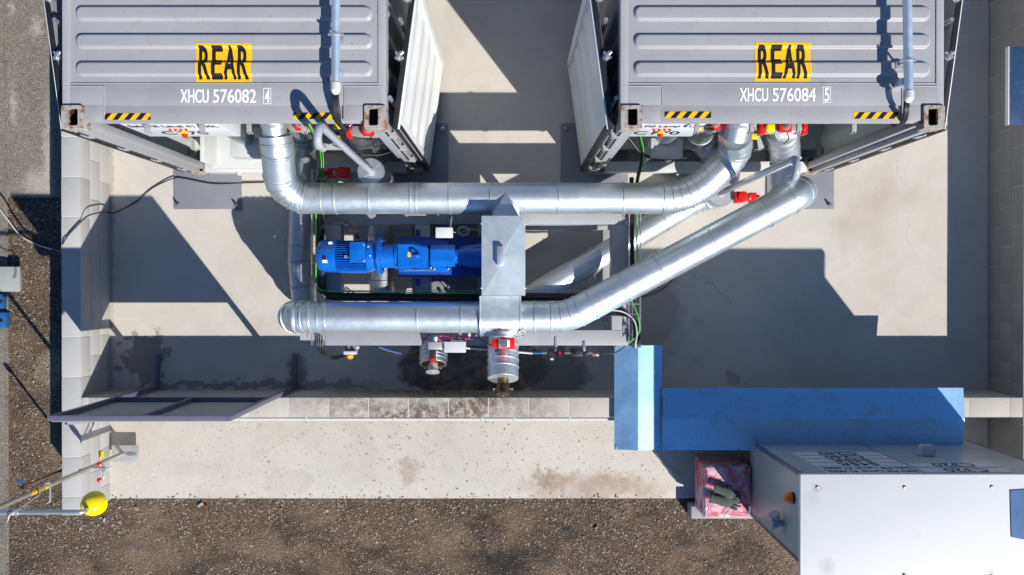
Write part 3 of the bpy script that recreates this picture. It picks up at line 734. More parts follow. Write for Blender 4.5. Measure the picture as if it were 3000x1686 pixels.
# ---------------------------------------------------------------- blue pump set
PX = lambda u: WX(u, 1.0)
py_ = WY(751, 1.0); pz = 1.0
pump = thing('pump_set', (WX(1180, .78), py_, ZT), 'blue electric motor and pump with speckled enamel on the skid', 'pump')
m = MB(); x0 = PX(929)
m.tube([((x0, py_, pz), .02), ((x0 + .004, py_, pz), .09), ((x0 + .03, py_, pz), .135), ((x0 + .06, py_, pz), .152), ((x0 + .2, py_, pz), .156), ((x0 + .2, py_, pz), .15)], 48)
fc = m.build('fan_cover', 'blue', pump)
m = MB(); p = Vector((PX(961), py_ - .02, pz + .155)); m.cyl(p - Vector((0, 0, .02)), p + Vector((0, 0, .004)), .02, seg=24); m.build('plug', 'black', fc)
m = MB(); m.box(PX(955), PX(969), py_ - .068, py_ - .04, pz + .135, pz + .1485, .001, ); m.box(PX(970), PX(981), py_ + .105, py_ + .13, pz + .085, pz + .112, .001); m.build('sticker', 'whiteink', fc)
mx0, mx1 = x0 + .2, PX(1080)
mb = MB(); mb.cyl((mx0, py_, pz), (mx1, py_, pz), .118, seg=48)
for k in range(40):
    a = 2 * math.pi * k / 40
    X = Matrix.Translation((0, py_, pz)) @ Matrix.Rotation(a, 4, 'X'); mb.box(mx0, mx1 - .02, -.0035, .0035, .112, .148, 0, X)
mb.box(mx0, mx1 - .01, py_ - .16, py_ - .1, pz - .1, pz + .03, .01); mb.build('motor_body', 'blue', pump)
tb = MB(); tb.box(PX(1035), PX(1079), py_ - .07, py_ + .125, pz + .09, pz + .185, .01); tbo = tb.build('terminal_box', 'blue', pump)
tm = text_mesh('DESMI', .036, .11); place(tm, Matrix.Translation((PX(1057), py_ + .065, pz + .1855)) @ Matrix.Rotation(math.pi, 4, 'Z')); 
ext = bmesh.ops.extrude_face_region(tm.bm, geom=tm.bm.faces[:]); bmesh.ops.translate(tm.bm, verts=[v for v in ext['geom'] if isinstance(v, bmesh.types.BMVert)], vec=(0, 0, .003))
tm.build('cast_lettering', 'blue', tbo)
for sx_, sy_ in ((.003, .1), (.003, -.05)):
    MB().ball((PX(1076), py_ + sy_, pz + .187), .008).build('screw', 'chrome', tbo)
m = MB(); m.cyl((PX(1020), py_ - .01, pz + .14), (PX(1024), py_ - .012, pz + .17), .013, seg=14); m.cyl((PX(1020), py_ - .01, pz + .165), (PX(1034), py_ - .02, pz + .165), .009, seg=10); m.build('lifting_eye', 'steel', pump)
m = MB(); xa = PX(1080)
m.tube([((xa, py_, pz), .12), ((xa, py_, pz), .15), ((xa + .03, py_, pz), .15), ((xa + .06, py_, pz), .125), ((xa + .09, py_, pz), .15), ((xa + .1, py_, pz), .172), ((PX(1120), py_, pz), .172), ((PX(1120) + .003, py_, pz), .1)], 48)
for k in range(8):
    a = k * math.pi / 4 + .3; c = Vector((PX(1120), py_ + .148 * math.cos(a), pz + .148 * math.sin(a))); m.cyl(c, c + Vector((.014, 0, 0)), .012, seg=6)
m.build('flange', 'blue', pump)
MB().cyl((PX(1120), py_, pz), (PX(1165), py_, pz), .112, seg=40).cyl((PX(1160), py_, pz), (PX(1166), py_, pz), .122, seg=40).build('coupling_housing', 'blue', pump)
ga, gb = PX(1166), PX(1258)
m = MB()
pl = [(ga, -.12), (ga + .13, -.12), (gb, -.075), (gb, .085), (ga + .15, .12), (ga, .12)]
m.prism([(x, py_ + y) for x, y in pl], .84, pz + .12); bmesh.ops.bevel(m.bm, geom=m.bm.edges[:], offset=.016, segments=3, affect='EDGES'); m.build('gear_housing', 'blue', pump, ang=40)
m = MB(); hx, hy = PX(1226), py_ + .0; m.tube([((hx, hy, pz + .115), .026), ((hx, hy, pz + .135), .018), ((hx, hy, pz + .15), .008)], 18)
q = [Vector((hx + .03 * math.cos(a), hy, pz + .16 + .034 * math.sin(a))) for a in [2 * math.pi * i / 16 for i in range(17)]]; m.wire(q, .009, 10); m.build('lifting_ring', 'blue', pump)
MB().box(PX(1199), PX(1208), py_ - .012, py_ + .035, pz + .1205, pz + .1235, .001).build('yellow_tag', 'yellow', pump)
m = MB(); m.prism([(-.1, .84), (-.1, pz + .07), (-.05, pz + .125), (.06, pz + .125), (.105, pz + .07), (.105, .84)], 0, PX(1334) - PX(1264), Matrix.Translation((PX(1264), py_, 0)) @ Matrix(((0, 0, 1, 0), (1, 0, 0, 0), (0, 1, 0, 0), (0, 0, 0, 1))))
bmesh.ops.bevel(m.bm, geom=m.bm.edges[:], offset=.004, segments=2, affect='EDGES'); m.build('coupling_guard', 'blue', pump)
m = MB(); m.cyl((PX(1334), py_, pz - .02), (PX(1412), py_, pz - .02), .07, seg=32); m.tube([((PX(1345), py_, pz - .02), .085), ((PX(1360), py_, pz - .02), .1), ((PX(1400), py_, pz - .02), .12), ((PX(1470), py_, pz - .02), .15), ((PX(1500), py_, pz - .02), .15)], 40)
m.build('pump_casing', 'blue', pump)
bz = .86
m = MB(); m.box(WX(1166, bz), WX(1420, bz), WY(812, bz), WY(694, bz), ZT + .003, bz - .012, .006); m.box(WX(1168, bz), WX(1420, bz), WY(806, bz), WY(700, bz), bz - .012, bz, .005)
m.build('base_frame', 'darkblue', pump)
m = MB(); m.box(WX(1168, .9), WX(1316, .9), WY(798, .9), WY(775, .9), bz, bz + .05, .006); m.box(WX(1168, .9), WX(1316, .9), WY(722, .9), WY(706, .9), bz, bz + .05, .006); m.build('mounting_rail', 'blue', pump)
for v in (682, 828):
    p = W(1224, v, .8); MB().box(p.x - .022, p.x + .022, p.y - .03, p.y + .03, ZT, ZT + .02, .008).cyl((p.x, p.y, ZT + .02), (p.x, p.y, ZT + .034), .014, seg=6).build('foot_lug', 'darkblue', pump)
m = MB(); m.wire([(PX(1182), py_ - .13, bz + .055), (PX(1262), py_ - .128, bz + .055), (PX(1268), py_ - .128, bz + .056), (PX(1268), py_ - .095, bz + .056)], .0055, 8); m.build('small_pipe', 'steel', pump)
for (u, v, z) in ((1078, 723, 1.13), (1084, 749, 1.14), (1273, 789, .92), (1313, 788, .92), (1262, 785, .93)):
    MB().ball(W(u, v, z), .011).build('bolt', 'chrome', pump)

# ---------------------------------------------------------------- ducts
ZD, RD = 1.05, .146
GD = 'galvanised jacketed ducts'
def band(m, p, d, r, w=.02):
    p, d = Vector(p), Vector(d).normalized(); m.tube([(p - d * w, r), (p - d * w, r + .006), (p + d * w, r + .006), (p + d * w, r)], 36)
# upper duct
ya = WY(582, ZD)
A = thing('insulated_duct', (0, ya, ZD), 'upper silver jacketed duct running straight between both containers behind the pump', 'duct', GD)
xl, xr = WX(836, ZD), WX(2000, ZD)
pL = Vector((WX(808, 1.47), WY(398, 1.47), 1.47)); cL = Vector((xl - .035, ya, ZD))
pR = Vector((WX(2153, 1.4), WY(400, 1.4), 1.4)); cR1 = Vector((WX(2022, ZD), ya, ZD)); cR2 = Vector((WX(2158, 1.12), WY(448, 1.12), 1.12))
duct([pL, Vector((pL.x + .005, pL.y - .12, 1.43)), cL, Vector((-.9, ya, ZD))], [.22, .40], RD, 1, 9, n=11).build('left_elbow', 'galv', A)
m = duct([Vector((-.9, ya, ZD)), Vector((-.3, ya, ZD))], .1, RD, first=.01, straight=9); m.build('middle_run', 'galv', A)
duct([Vector((-.3, ya, ZD)), cR1, cR2, pR], [.62, .27], RD, 1, .72, n=9, first=.1).build('right_elbow', 'galv', A)
duct([Vector((xl + .12, ya, ZD)), Vector((-.3, ya, ZD))], .1, RD + .0012, first=.02, straight=.42).build('left_run', 'galv', A)
for p, dx in ((pL, 0), (pR, .03)):
    nk = MB(); q = p + Vector((dx * .3, .06, .05)); e = p + Vector((dx, .75, .25)); nk.tube([(p + Vector((0, -.03, 0)), .105), (q, .105), (q + Vector((0, .0, .0)), .109), (e, .109)], 36)
    band(nk, p + Vector((dx * .5, .1, .08)), Vector((dx, .75, .2)), .11, .012)
    no = nk.build('duct_neck', 'galv', A)
    c = p + Vector((-.02, .1, .19)); cl = MB(); cl.box(c.x - .045, c.x + .045, c.y - .01, c.y + .01, c.z, c.z + .014, .003); cl.cyl(c + Vector((-.05, 0, .01)), c + Vector((.05, .01, .01)), .006, seg=8); cl.build('clamp_latch', 'chrome', no)
rv = MB()
for k in range(16):
    p = W(855 + k * 1.6 + max(0, k - 9) * 2.6, 398 + k * 8.2, 1.2 - k * .008); rv.ball(p, .0055, seg=8)
rv.build('rivet', 'chrome', A)
# lower duct with diagonal run
yb = WY(930, ZD)
B = thing('insulated_duct', (0, yb, ZD), 'lower silver jacketed duct along the skid front, turning diagonally up to the right container', 'duct', GD)
zl = .2; rl = .128
for u in (862, 908, 955):
    bm_ = MB(); band(bm_, (WX(u, ZD + .05), yb, ZD), (1, 0, 0), RD + .0005, .007); bm_.build('seam_band', 'galv', B)
xv = WX(800, ZD) + RD + .003
eB = W(2352, 563, ZD); kB = W(1662, 930, ZD)
duct([Vector((xv, yb, .42)), Vector((xv, yb, ZD)), Vector((-.6, yb, ZD))], [.17], RD, 2, 9, n=9).build('left_elbow', 'galv', B)
duct([Vector((-.98, yb, ZD)), kB, kB.lerp(eB, .35)], [.62], RD + .001, 1, .38, n=8, first=.1).build('bent_run', 'galv', B)
p1 = kB.lerp(eB, .34); dd = (eB - kB).normalized()
duct([p1, eB + dd * .04, eB + dd * .04 + Vector((-.02, .0, -.42))], [.17], RD + .0005, 2, .62, n=9, first=.12).build('diagonal_run', 'galv', B)
duct([Vector((xv, yb, .6)), Vector((xv - .06, yb + .01, zl)), Vector((WX(880, zl), WY(760, zl), zl)), Vector((WX(891, zl), WY(395, zl), zl)), Vector((WX(891, zl), WY(380, zl), 1.0))], [.16, .3, .16], rl, 2, .55, n=7).build('low_run', 'galv_old', B)
e2 = eB + dd * .02
duct([e2 + Vector((-.0, 0, -.25)), e2 + Vector((-.03, .0, -.52)), Vector((WX(2298, .6), WY(452, .6), .62)), Vector((WX(2292, 1.2), WY(392, 1.2), 1.2))], [.14, .14], RD - .004, 2, .3, n=7).build('right_riser', 'galv', B)
nk = MB(); nk.cyl(Vector((WX(2292, 1.2), WY(398, 1.2), 1.12)), Vector((WX(2292, 1.2), WY(392, 1.2), 1.3)), .11, seg=32); nk.build('duct_neck', 'galv', B)
# low pipe below the motor
Cc = thing('insulated_duct', (WX(1115, zl), 0, zl), 'low dull duct passing under the blue motor', 'duct', GD)
xc = WX(1115, zl)
duct([Vector((xc + .02, yb + .22, .23)), Vector((xc, .9, .25)), Vector((xc, 1.08, .3)), Vector((xc - .04, 1.3, .5)), Vector((xc - .06, 1.45, 1.15))], .2, .128, 3, .5, n=6).build('low_run', 'galv_old', Cc)
capz = 1.07; cp = W(1086, 503, capz)
m = MB(); m.tube([((cp.x, cp.y, .25), .12), ((cp.x, cp.y, capz - .04), .12), ((cp.x, cp.y, capz - .04), .128), ((cp.x, cp.y, capz - .01), .128), ((cp.x, cp.y, capz), .122)], 40); m.build('riser', 'galv', Cc)
m = MB(); 
for a in (.7, 2.3): m.obox(cp + Vector((0, 0, .002)), (.23, .006, .004), a)
m.build('cap_crease', 'galv_lid', Cc)
# low diagonal
D = thing('insulated_duct', (WX(1850, zl), WY(700, zl), zl), 'low dull duct slanting under the right end of the skid', 'duct', GD)
d0 = W(1500, 905, zl); d1 = W(2040, 585, zl); cz2 = .52; cp2 = W(2112, 566, cz2)
duct([d0, d1, Vector((cp2.x, cp2.y, .25)), Vector((cp2.x, cp2.y, .44))], [.35, .14], .134, 2, .62, n=8).build('low_run', 'galv', D)
m = MB(); m.tube([((cp2.x, cp2.y, .35), .13), ((cp2.x, cp2.y, cz2 - .06), .13), ((cp2.x, cp2.y, cz2 - .06), .138), ((cp2.x, cp2.y, cz2 - .01), .138), ((cp2.x, cp2.y, cz2), .132)], 40); m.build('riser', 'galv', D)
duct([Vector((cp2.x, cp2.y, .25)), Vector((WX(2150, .25), WY(500, .25), .25)), Vector((WX(2040, .25), 1.5, .25)), Vector((WX(2040, .6), 1.55, 1.1))], [.2, .2], .125, 3, .5, n=6).build('back_run', 'galv_old', D)
m = MB()
for a in (.5, 2.0): m.obox(cp2 + Vector((0, 0, .002)), (.24, .006, .004), a)
m.build('cap_crease', 'galv_lid', D)

# vent pipes with gooseneck tops
for base, top, he, lab in ((cp, Vector((-1.375, 1.14, 2.88)), Vector((-1.39, 1.0, 2.72)), 'grey vent pipe with hooked end rising beside the left container'),
                           (cp2, Vector((2.112, .935, 2.64)), Vector((2.115, .8, 2.48)), 'grey vent pipe with hooked end rising beside the right container')):
    t = thing('vent_pipe', base, lab, 'pipe', 'hooked grey vent pipes')
    path, _ = fillet([base + Vector((0, 0, .01)), Vector((top.x, top.y, top.z + .02)), Vector((he.x, he.y, top.z + .02)), he], [.065, .065], 10)
    MB().wire(path, .03, 22).build('pipe', 'pvc', t)
    MB().tube([(base + Vector((0, 0, .001)), .045), (base + Vector((0, 0, .014)), .034)], 24).build('sealant_collar', 'seal', t)

# red float switches beside the capped risers
for (u, v, z, s, lab) in ((1002, 507, .8, 1, 'red flanged valve drive left of the capped riser'), (2175, 578, .55, -1, 'red flanged valve drive right of the capped riser')):
    p = W(u, v, z); t = thing('valve_drive', p, lab, 'valve drive', 'red valve drives beside the capped risers')
    MB().cyl(p + Vector((s * .0, 0, -.05)), p + Vector((0, 0, .04)), .055, seg=28, bev=.006).build('round_cover', 'red', t)
    MB().box(p.x + s * .05 - .03, p.x + s * .05 + .03, p.y - .06, p.y + .055, z - .06, z + .02, .008).build('square_flange', 'red', t)
    MB().box(p.x - s * .1 - .04, p.x - s * .1 + .04, p.y - .055, p.y + .045, z - .05, z + .02, .012).cyl((p.x - s * .13, p.y, z - .01), (p.x - s * .17, p.y, z - .01), .025, seg=16, bev=.004).build('drive_end', 'red', t)
    MB().box(p.x - s * .068 - .01, p.x - s * .068 + .01, p.y - .03, p.y + .02, z, z + .03, .003).build('name_plate', 'steel', t)

# ---------------------------------------------------------------- hood, sleeve, fill outlets
ZH = 1.36
hood = thing('inspection_hood', W(1474, 750, ZH), 'rectangular galvanised inspection lid with handle between the two ducts', 'hood')
hx0, hx1, hy0, hy1 = WX(1411, ZH), WX(1539, ZH), WY(867, ZH), WY(633, ZH)
m = MB(); cx, cy = (hx0 + hx1) / 2 - .002, (hy0 + hy1) / 2
vs = [m.bm.verts.new(p) for p in ((hx0, hy0, ZH), (hx1, hy0, ZH), (hx1, hy1, ZH), (hx0, hy1, ZH))]; c1 = m.bm.verts.new((cx, cy - .05, ZH + .012)); c2 = m.bm.verts.new((cx, cy + .05, ZH + .012))
for f in ((vs[0], vs[1], c1), (vs[1], vs[2], c2, c1), (vs[2], vs[3], c2), (vs[3], vs[0], c1, c2)): m.bm.faces.new(f)
lo = [m.bm.verts.new((v.co.x, v.co.y, .86)) for v in vs]
for i in range(4): m.bm.faces.new((vs[i], lo[i], lo[(i + 1) % 4], vs[(i + 1) % 4]))
lid = m.build('lid', 'galv_lid', hood, ang=2)
MB().box(hx0 + .12 + .02, hx0 + .175 + .02, cy - .085 + .0, cy + .085, ZH + .055, ZH + .061, .002).box(hx0 + .14, hx0 + .195, cy - .085, cy - .078, ZH + .004, ZH + .056).box(hx0 + .14, hx0 + .195, cy + .078, cy + .085, ZH + .004, ZH + .056).build('handle', 'galv', lid)
for x in (hx0 + .002, hx1 - .002):
    for y in (hy0 + .07, hy1 - .07): MB().ball((x, y, ZH - .01), .012).cyl((x - .014, y, ZH - .01), (x + .014, y, ZH - .01), .006, seg=8).build('catch', 'chrome', lid)
m = MB(); tz = ZD + RD + .004; ax = WX(1483, tz + .05)
a = [(WX(1438, 1.0), ya - .09, 1.06), (ax, ya + .045, tz - .008), (WX(1523, 1.0), ya - .09, 1.06)]
q = [m.bm.verts.new(p) for p in a]; b1 = m.bm.verts.new((WX(1444, ZH) + .0, hy1 + .0, 1.29)); b2 = m.bm.verts.new((WX(1521, ZH), hy1, 1.29)); d1_ = m.bm.verts.new((WX(1438, 1.), hy1, .95)); d2_ = m.bm.verts.new((WX(1523, 1.), hy1, .95))
m.bm.faces.new((q[0], q[1], b1)); m.bm.faces.new((q[1], q[2], b2)); m.bm.faces.new((q[1], b2, b1)); m.bm.faces.new((q[0], b1, d1_)); m.bm.faces.new((q[2], d2_, b2)); m.build('saddle', 'galv', hood, ang=15)
# sleeve round the lower duct
zs = 1.12
sv = thing('duct_sleeve', W(1465, 925, 1.1), 'wide galvanised sleeve wrapped round the lower duct below the inspection lid', 'sleeve')
sxa, sxb = WX(1406, 1.22), WX(1525, 1.22); r2 = .178
m = MB(); prof = []
for k in range(19):
    a = R(-60 + 150 * k / 18); prof.append((yb - r2 * math.sin(a) * 1.0, ZD + r2 * math.cos(a)))
prof = [(hy0 - .005, ZD + r2 * .99), (yb + .08, ZD + r2 * .995)] + [(yb - r2 * math.sin(R(x)), ZD + r2 * math.cos(R(x))) for x in range(-4, 130, 7)]
for s, ex in ((0, 0), (1, .0)): pass
A1 = [m.bm.verts.new((sxa, y, z)) for y, z in prof]; B1 = [m.bm.verts.new((sxb, y, z)) for y, z in prof]
for i in range(len(prof) - 1): m.bm.faces.new((A1[i], A1[i + 1], B1[i + 1], B1[i]))
ca = m.bm.verts.new((sxa, yb, ZD - .1)); cb = m.bm.verts.new((sxb, yb, ZD - .1)); ca2 = m.bm.verts.new((sxa, hy0 - .005, ZD - .1)); cb2 = m.bm.verts.new((sxb, hy0 - .005, ZD - .1))
m.bm.faces.new([ca, *A1[::-1], ca2][::-1]); m.bm.faces.new([cb, *B1[::-1], cb2])
m.build('sleeve', 'galv', sv)
for x in (sxa, sxb):
    st = [Vector((x, y + (.0), z + .002)) for y, z in prof]; MB().wire(st, .006, 8).build('seam', 'galv', sv)

def outlet(u, z, r, v0, v1, lab, nozzle, rise=.45):
    x = WX(u, z); a = Vector((x, WY(v0, z), z - .12)); L = (WY(v0, z) - WY(v1, z + .12)); b = Vector((x, WY(v1, z + .12), z - .12 + L * rise))
    b.z = min(b.z, z + .2); d = (b - a).normalized()
    t = thing('filling_outlet', a, lab, 'pipe outlet', 'filling outlets on the skid front')
    st = [(a, r)]
    n = 4
    for k in range(n):
        p = a.lerp(b, .36 + .14 * k)
        for o, e in ((-.01, 0), (-.007, .005), (.007, .005), (.01, 0)): st.append((p + d * o, r + e))
    st += [(b - d * .003, r), (b, r - .004), (b, r - .018), (b - d * .012, r - .022)]
    MB().tube(st, 40).build('jacket', 'galv' if nozzle == 'brass' else 'galv_old', t)
    up = d.orthogonal()
    if nozzle == 'disc':
        c = b + d * .0
        MB().tube([(c, .05), (c + d * .07, .05), (c + d * .07, .066), (c + d * .083, .068), (c + d * .085, .058)], 32).cyl(c + d * .085, c + d * .1, .012, seg=14).build('coupling_disc', 'stain', t)
        for s in (-1, 1): MB().cyl(c + d * .03 + Vector((s * .05, 0, 0)), c + d * .035 + Vector((s * .085, 0, .01)), .014, seg=14, bev=.003).build('cam_lug', 'steel', t)
        MB().tube([(b - d * .012, r - .02), (b + d * .001, r - .02)], 32).build('end_plate', 'rustysteel', t)
    else:
        c = b
        MB().tube([(c, .052), (c + d * .05, .055), (c + d * .055, .062), (c + d * .1, .06), (c + d * .12, .05), (c + d * .125, .064), (c + d * .15, .064), (c + d * .15, .05), (c + d * .1, .045)], 32).build('coupling', 'rustysteel', t)
        MB().cyl(c + d * .1, c + d * .17, .012, seg=12, bev=.003).build('poppet', 'steel', t)
        for s in (-1, 1): MB().cyl(c + d * .1 + Vector((s * .06, 0, 0)), c + d * .1 + Vector((s * .095, 0, .008)), .009, seg=12, bev=.002).build('cam_lug', 'steel', t)
        MB().tube([(b - d * .02, r - .02), (b - d * .002, r - .02)], 32).build('end_plate', 'stain', t)
    return t
outlet(1474, 1.0, .145, 965, 1112, 'wider galvanised fill outlet with brown oily coupling, below the red gauge box', 'brass')
outlet(1268, .78, .134, 1000, 1072, 'shorter dull fill outlet with bright coupling disc', 'disc')

# ---------------------------------------------------------------- cable trays and cables
def tray(p0, p1, width, lab, step=.1):
    t = thing('cable_tray', p0, lab, 'cable tray', 'wire mesh cable trays')
    p0, p1 = Vector(p0), Vector(p1); d = (p1 - p0).normalized(); n = d.cross(Vector((0, 0, 1))).normalized(); L = (p1 - p0).length; m = MB()
    for s in (-1, -.33, .33, 1): m.cyl(p0 + n * s * width / 2, p1 + n * s * width / 2, .0028, seg=6)
    for s in (-1, 1): m.cyl(p0 + n * s * width / 2 + Vector((0, 0, .05)), p1 + n * s * width / 2 + Vector((0, 0, .05)), .003, seg=6)
    k = 0
    while k < L:
        q = p0 + d * k; m.wire([q + n * width / 2 + Vector((0, 0, .05)), q + n * width / 2, q - n * width / 2, q - n * width / 2 + Vector((0, 0, .05))], .0028, 6); k += step
    m.build('wire_mesh', 'chrome', t); return t
zt_ = .8
tray((WX(933, zt_), WY(500, zt_), zt_), (WX(933, zt_), WY(1012, zt_), zt_), .11, 'wire mesh cable tray left of the blue motor')
tray((WX(962, zt_), WY(867, zt_), zt_ - .02), (WX(1720, zt_), WY(867, zt_), zt_ - .02), .1, 'wire mesh cable tray running behind the lower duct')
tray((WX(1858, zt_), WY(590, zt_), zt_), (WX(1858, zt_), WY(1008, zt_), zt_), .11, 'wire mesh cable tray along the right end of the skid')
def cable(pts, r, mat, lab, name='cable', cat='cable', group=None, n=8):
    m = MB(); m.wire(smooth(pts, n), r, 10); o = m.build(name, mat); o['label'] = lab; o['category'] = cat
    if group: o['group'] = group
    return o
GC = 'black cables bundled along the skid trays'
for k in range(5):
    dx = k * .017 - .032
    c1 = [W(938, 530, .83), W(938, 640, .83), W(939, 760, .83), W(945, 850, .83), W(975, 868, .82), W(1100, 870, .82), W(1250, 872, .82), W(1410, 872, .82), W(1560, 870, .82), W(1690, 872, .82)]
    c1 = [p + Vector((dx * (1 if i < 4 else 0) + (rng.uniform(-.006, .006)), -(dx * .8 if i >= 4 else 0), k % 3 * .012)) for i, p in enumerate(c1)]
    cable(c1, .0125, 'black', 'black cable in the bundle that bends round the left end of the skid tray', 'cable', 'cable', 'black cables in the left tray bundle')
cable([W(927, 540, .87), W(926, 650, .87), W(926, 760, .87), W(928, 830, .87), W(950, 852, .86), W(1060, 855, .86), W(1250, 858, .86), W(1420, 860, .86)], .006, 'green', 'long green earth cable following the left tray and the skid', 'earth_cable')
cable([W(1868, 610, .87), W(1866, 700, .87), W(1868, 780, .87), W(1850, 870, .87), W(1870, 930, .9), W(1872, 975, .87), W(1845, 1005, .85)], .006, 'green', 'green earth cable winding down the right tray', 'earth_cable')
for k in range(6):
    z = .84 + k % 3 * .014
    cable([W(1700, 905 + k * 3, z), W(1760, 900 + k * 5, z), W(1820, 905 + k * 4, z), W(1850 + k * 3, 935 + k, z), W(1860 + k * 3, 975, z), W(1852 + k * 5, 1008, z - .02), W(1856 + k * 4, 1022, z - .25)], .0075, 'black' if k != 2 else 'boxgrey',
          'dark cable in the fan of cables curving into the right tray' if k != 2 else 'single grey cable in the fan of dark cables at the right tray', 'cable', 'cable', 'cables fanning into the right tray' if k != 2 else None)
for k in range(3):
    cable([W(1846 + k * 4, 520, .82), W(1847 + k * 4, 640, .83), W(1848 + k * 4, 760, .83), W(1850 + k * 4, 860, .84)], .008, 'black', 'straight black cable along the upper part of the right tray', 'cable', 'cable', 'straight black cables in the right tray')
cable([W(940, 750, .84), W(938, 690, .9), W(960, 655, 1.0), W(998, 645, 1.05), W(1035, 665, 1.08), W(1050, 700, 1.08)], .018, 'black', 'thick black cable looping from the tray to the blue motor', 'motor_cable')
for k in range(3):
    cable([W(932 + k * 6, 985, .84), W(933 + k * 6, 1020, .8), W(945 + k * 5, 1040 - k * 3, .65), W(975, 1052 - k * 4, .6), W(1010, 1045 - k * 3, .65)], .008, 'black', 'black cable curving from the left tray end to the yellow stop button box', 'cable', 'cable', 'black cables from the left tray end')
# hanging cables at the containers
for k in range(5):
    o = k * 3.2
    cable([W(975 + o, 262, 2.68), W(977 + o, 300, 2.68), W(982 + o, 335, 2.64), W(988 + o * .7, 360, 2.55), W(1005 + o * .6, 377, 2.35), W(1018 + o * .2, 375, 2.1), W(1015, 385, 1.6)], .0125, 'black',
          'black cable falling from the conduit over the edge of the left container', 'cable', 'cable', 'black cables from the left conduit')
cable([W(1022, 372, 2.1), W(1028, 366, 2.1), W(1033, 360, 2.1)], .008, 'blue', 'short blue cable end beside the black bundle at the left container edge')
for k in range(3):
    o = k * 3.5
    cable([W(2652 + o, 290, 2.68), W(2650 + o, 325, 2.66), W(2643 + o, 355, 2.56), W(2625 + o * .5, 371, 2.35), W(2612 + o * .2, 365, 2.05)], .0135, 'black', 'black cable falling from the conduit over the edge of the right container', 'cable', 'cable', 'black cables from the right conduit')
for k in range(3):
    cable([W(908 + k * 7, 372, 1.7), W(922 + k * 7, 400, 1.4), W(936 + k * 5, 450, 1.1), W(938 + k * 4, 520, .85)], .012, 'black', 'black cable dropping from the left container to the skid tray', 'cable', 'cable', 'black cables dropping from the left container')
for k in range(2):
    cable([W(903 + k * 4, 362, 1.8), W(922 + k * 5, 400, 1.5), W(937 + k * 7, 440, 1.2), W(942 + k * 6, 480, 1.0), W(940 + k * 5, 540, .88)], .005, 'green', 'green earth cable dropping from the left container', 'earth_cable', 'cable', 'green earth cables dropping from the left container')
cable([W(975, 425, 1.3), W(1040, 450, 1.2), W(1110, 455, 1.1), W(1150, 440, 1.1), W(1120, 420, 1.2), W(1060, 405, 1.25), W(1010, 400, 1.3)], .007, 'black', 'thin black cable looping in the left container mouth behind the vent pipe')
cable([W(1835, 395, .9), W(1870, 440, .8), W(1900, 460, .7), W(1960, 465, .6), W(2010, 462, .6)], .015, 'black', 'thick black cable snaking across the right container floor')
cable([W(1872, 400, 1.0), W(1880, 440, .8), W(1878, 480, .7), W(1868, 520, .7), W(1862, 560, .8)], .015, 'black', 'thick black cable dropping from the right container past its sill')
cable([W(1876, 400, 1.03), W(1885, 440, .83), W(1883, 480, .73), W(1873, 520, .73), W(1867, 560, .83)], .0045, 'green', 'thin green cable beside the thick black one at the right container sill', 'earth_cable')
cable([W(2160, 430, 1.0), W(2210, 445, .9), W(2240, 435, .9), W(2260, 425, 1.0), W(2310, 415, 1.2)], .006, 'black', 'thin black cable strung across the right container mouth')
cable([W(1980, 805, .02), W(1950, 840, .008), W(1900, 865, .008), W(1850, 872, .01)], .005, 'black', 'thin black cable lying on the slab below the diagonal duct')
# cable across the wall
cable([W(-40, 530, .0), W(10, 580, .0), W(45, 640, .0), W(95, 700, .0), W(150, 730, .0), W(176, 735, .3), W(184, 715, .6), W(200, 690, .61), W(238, 650, .61), W(260, 632, .56), W(300, 622, .3), W(340, 622, .02), W(400, 590, .012), W(450, 550, .012), W(510, 523, .03), W(545, 524, .03), W(620, 538, .03), W(700, 537, .02), W(790, 534, .012), W(850, 532, .012)], .0065, 'black',
      'dark supply cable running over the left block wall and across the slab')
cable([W(-40, 560, .0), W(20, 640, .0), W(60, 690, .0), W(110, 718, .0), W(178, 738, .02)], .008, 'boxgrey', 'grey cable lying on the gravel beside the dark one')

# ---------------------------------------------------------------- roof conduits
for (ua, va, ub, vb, clampv, lab) in ((985, -40, 984, 266, 103, 'galvanised conduit pipe on the roof of the left container'), (2655, -40, 2661, 290, 178, 'galvanised conduit pipe on the roof of the right container')):
    z = 2.72; a, b = W(ua, va, z), W(ub, vb, z); a = a + (a - b) * 2.2; t = thing('roof_conduit', b, lab, 'conduit', 'conduit pipes on the container roofs')
    MB().cyl(a, b + Vector((0, .06, 0)), .032, seg=28).build('pipe', 'conduit', t)
    MB().tube([(b, .033), (b, .037), (b + Vector((0, .055, 0)), .037), (b + Vector((0, .055, 0)), .033)], 28).build('end_bush', 'pvcwhite', t)
    MB().cyl(b + Vector((0, -.0015, 0)), b + Vector((0, .001, 0)), .031, seg=24).build('opening', 'black', t)
    yc = WY(clampv, z); xc_ = a.x + (b.x - a.x) * (yc - a.y) / (b.y - a.y)
    for yy in (yc, yc + 1.1, yc + 2.1):
        m = MB(); m.tube([((xc_, yy - .008, z), .034), ((xc_, yy - .008, z), .038), ((xc_, yy + .008, z), .038), ((xc_, yy + .008, z), .034)], 24)
        for s in (-1, 1): m.box(xc_ + s * .045 - .012, xc_ + s * .045 + .012, yy - .008, yy + .008, z - .008, z + .008, .002); m.cyl((xc_ + s * .05, yy, z - .015), (xc_ + s * .05, yy, z + .02), .006, seg=8)
        m.cyl((xc_, yy, z - .03), (xc_, yy, RZ + .01), .009, seg=10); m.box(xc_ - .03, xc_ + .03, yy - .03, yy + .03, RZ + .002, RZ + .03, .004)
        m.build('pipe_clamp', 'chrome', t)
    MB().box(xc_ - .035, xc_ + .035, b.y + .11, b.y + .16, RZ + .007, z - .03, .01).build('support_foot', 'conduit', t)

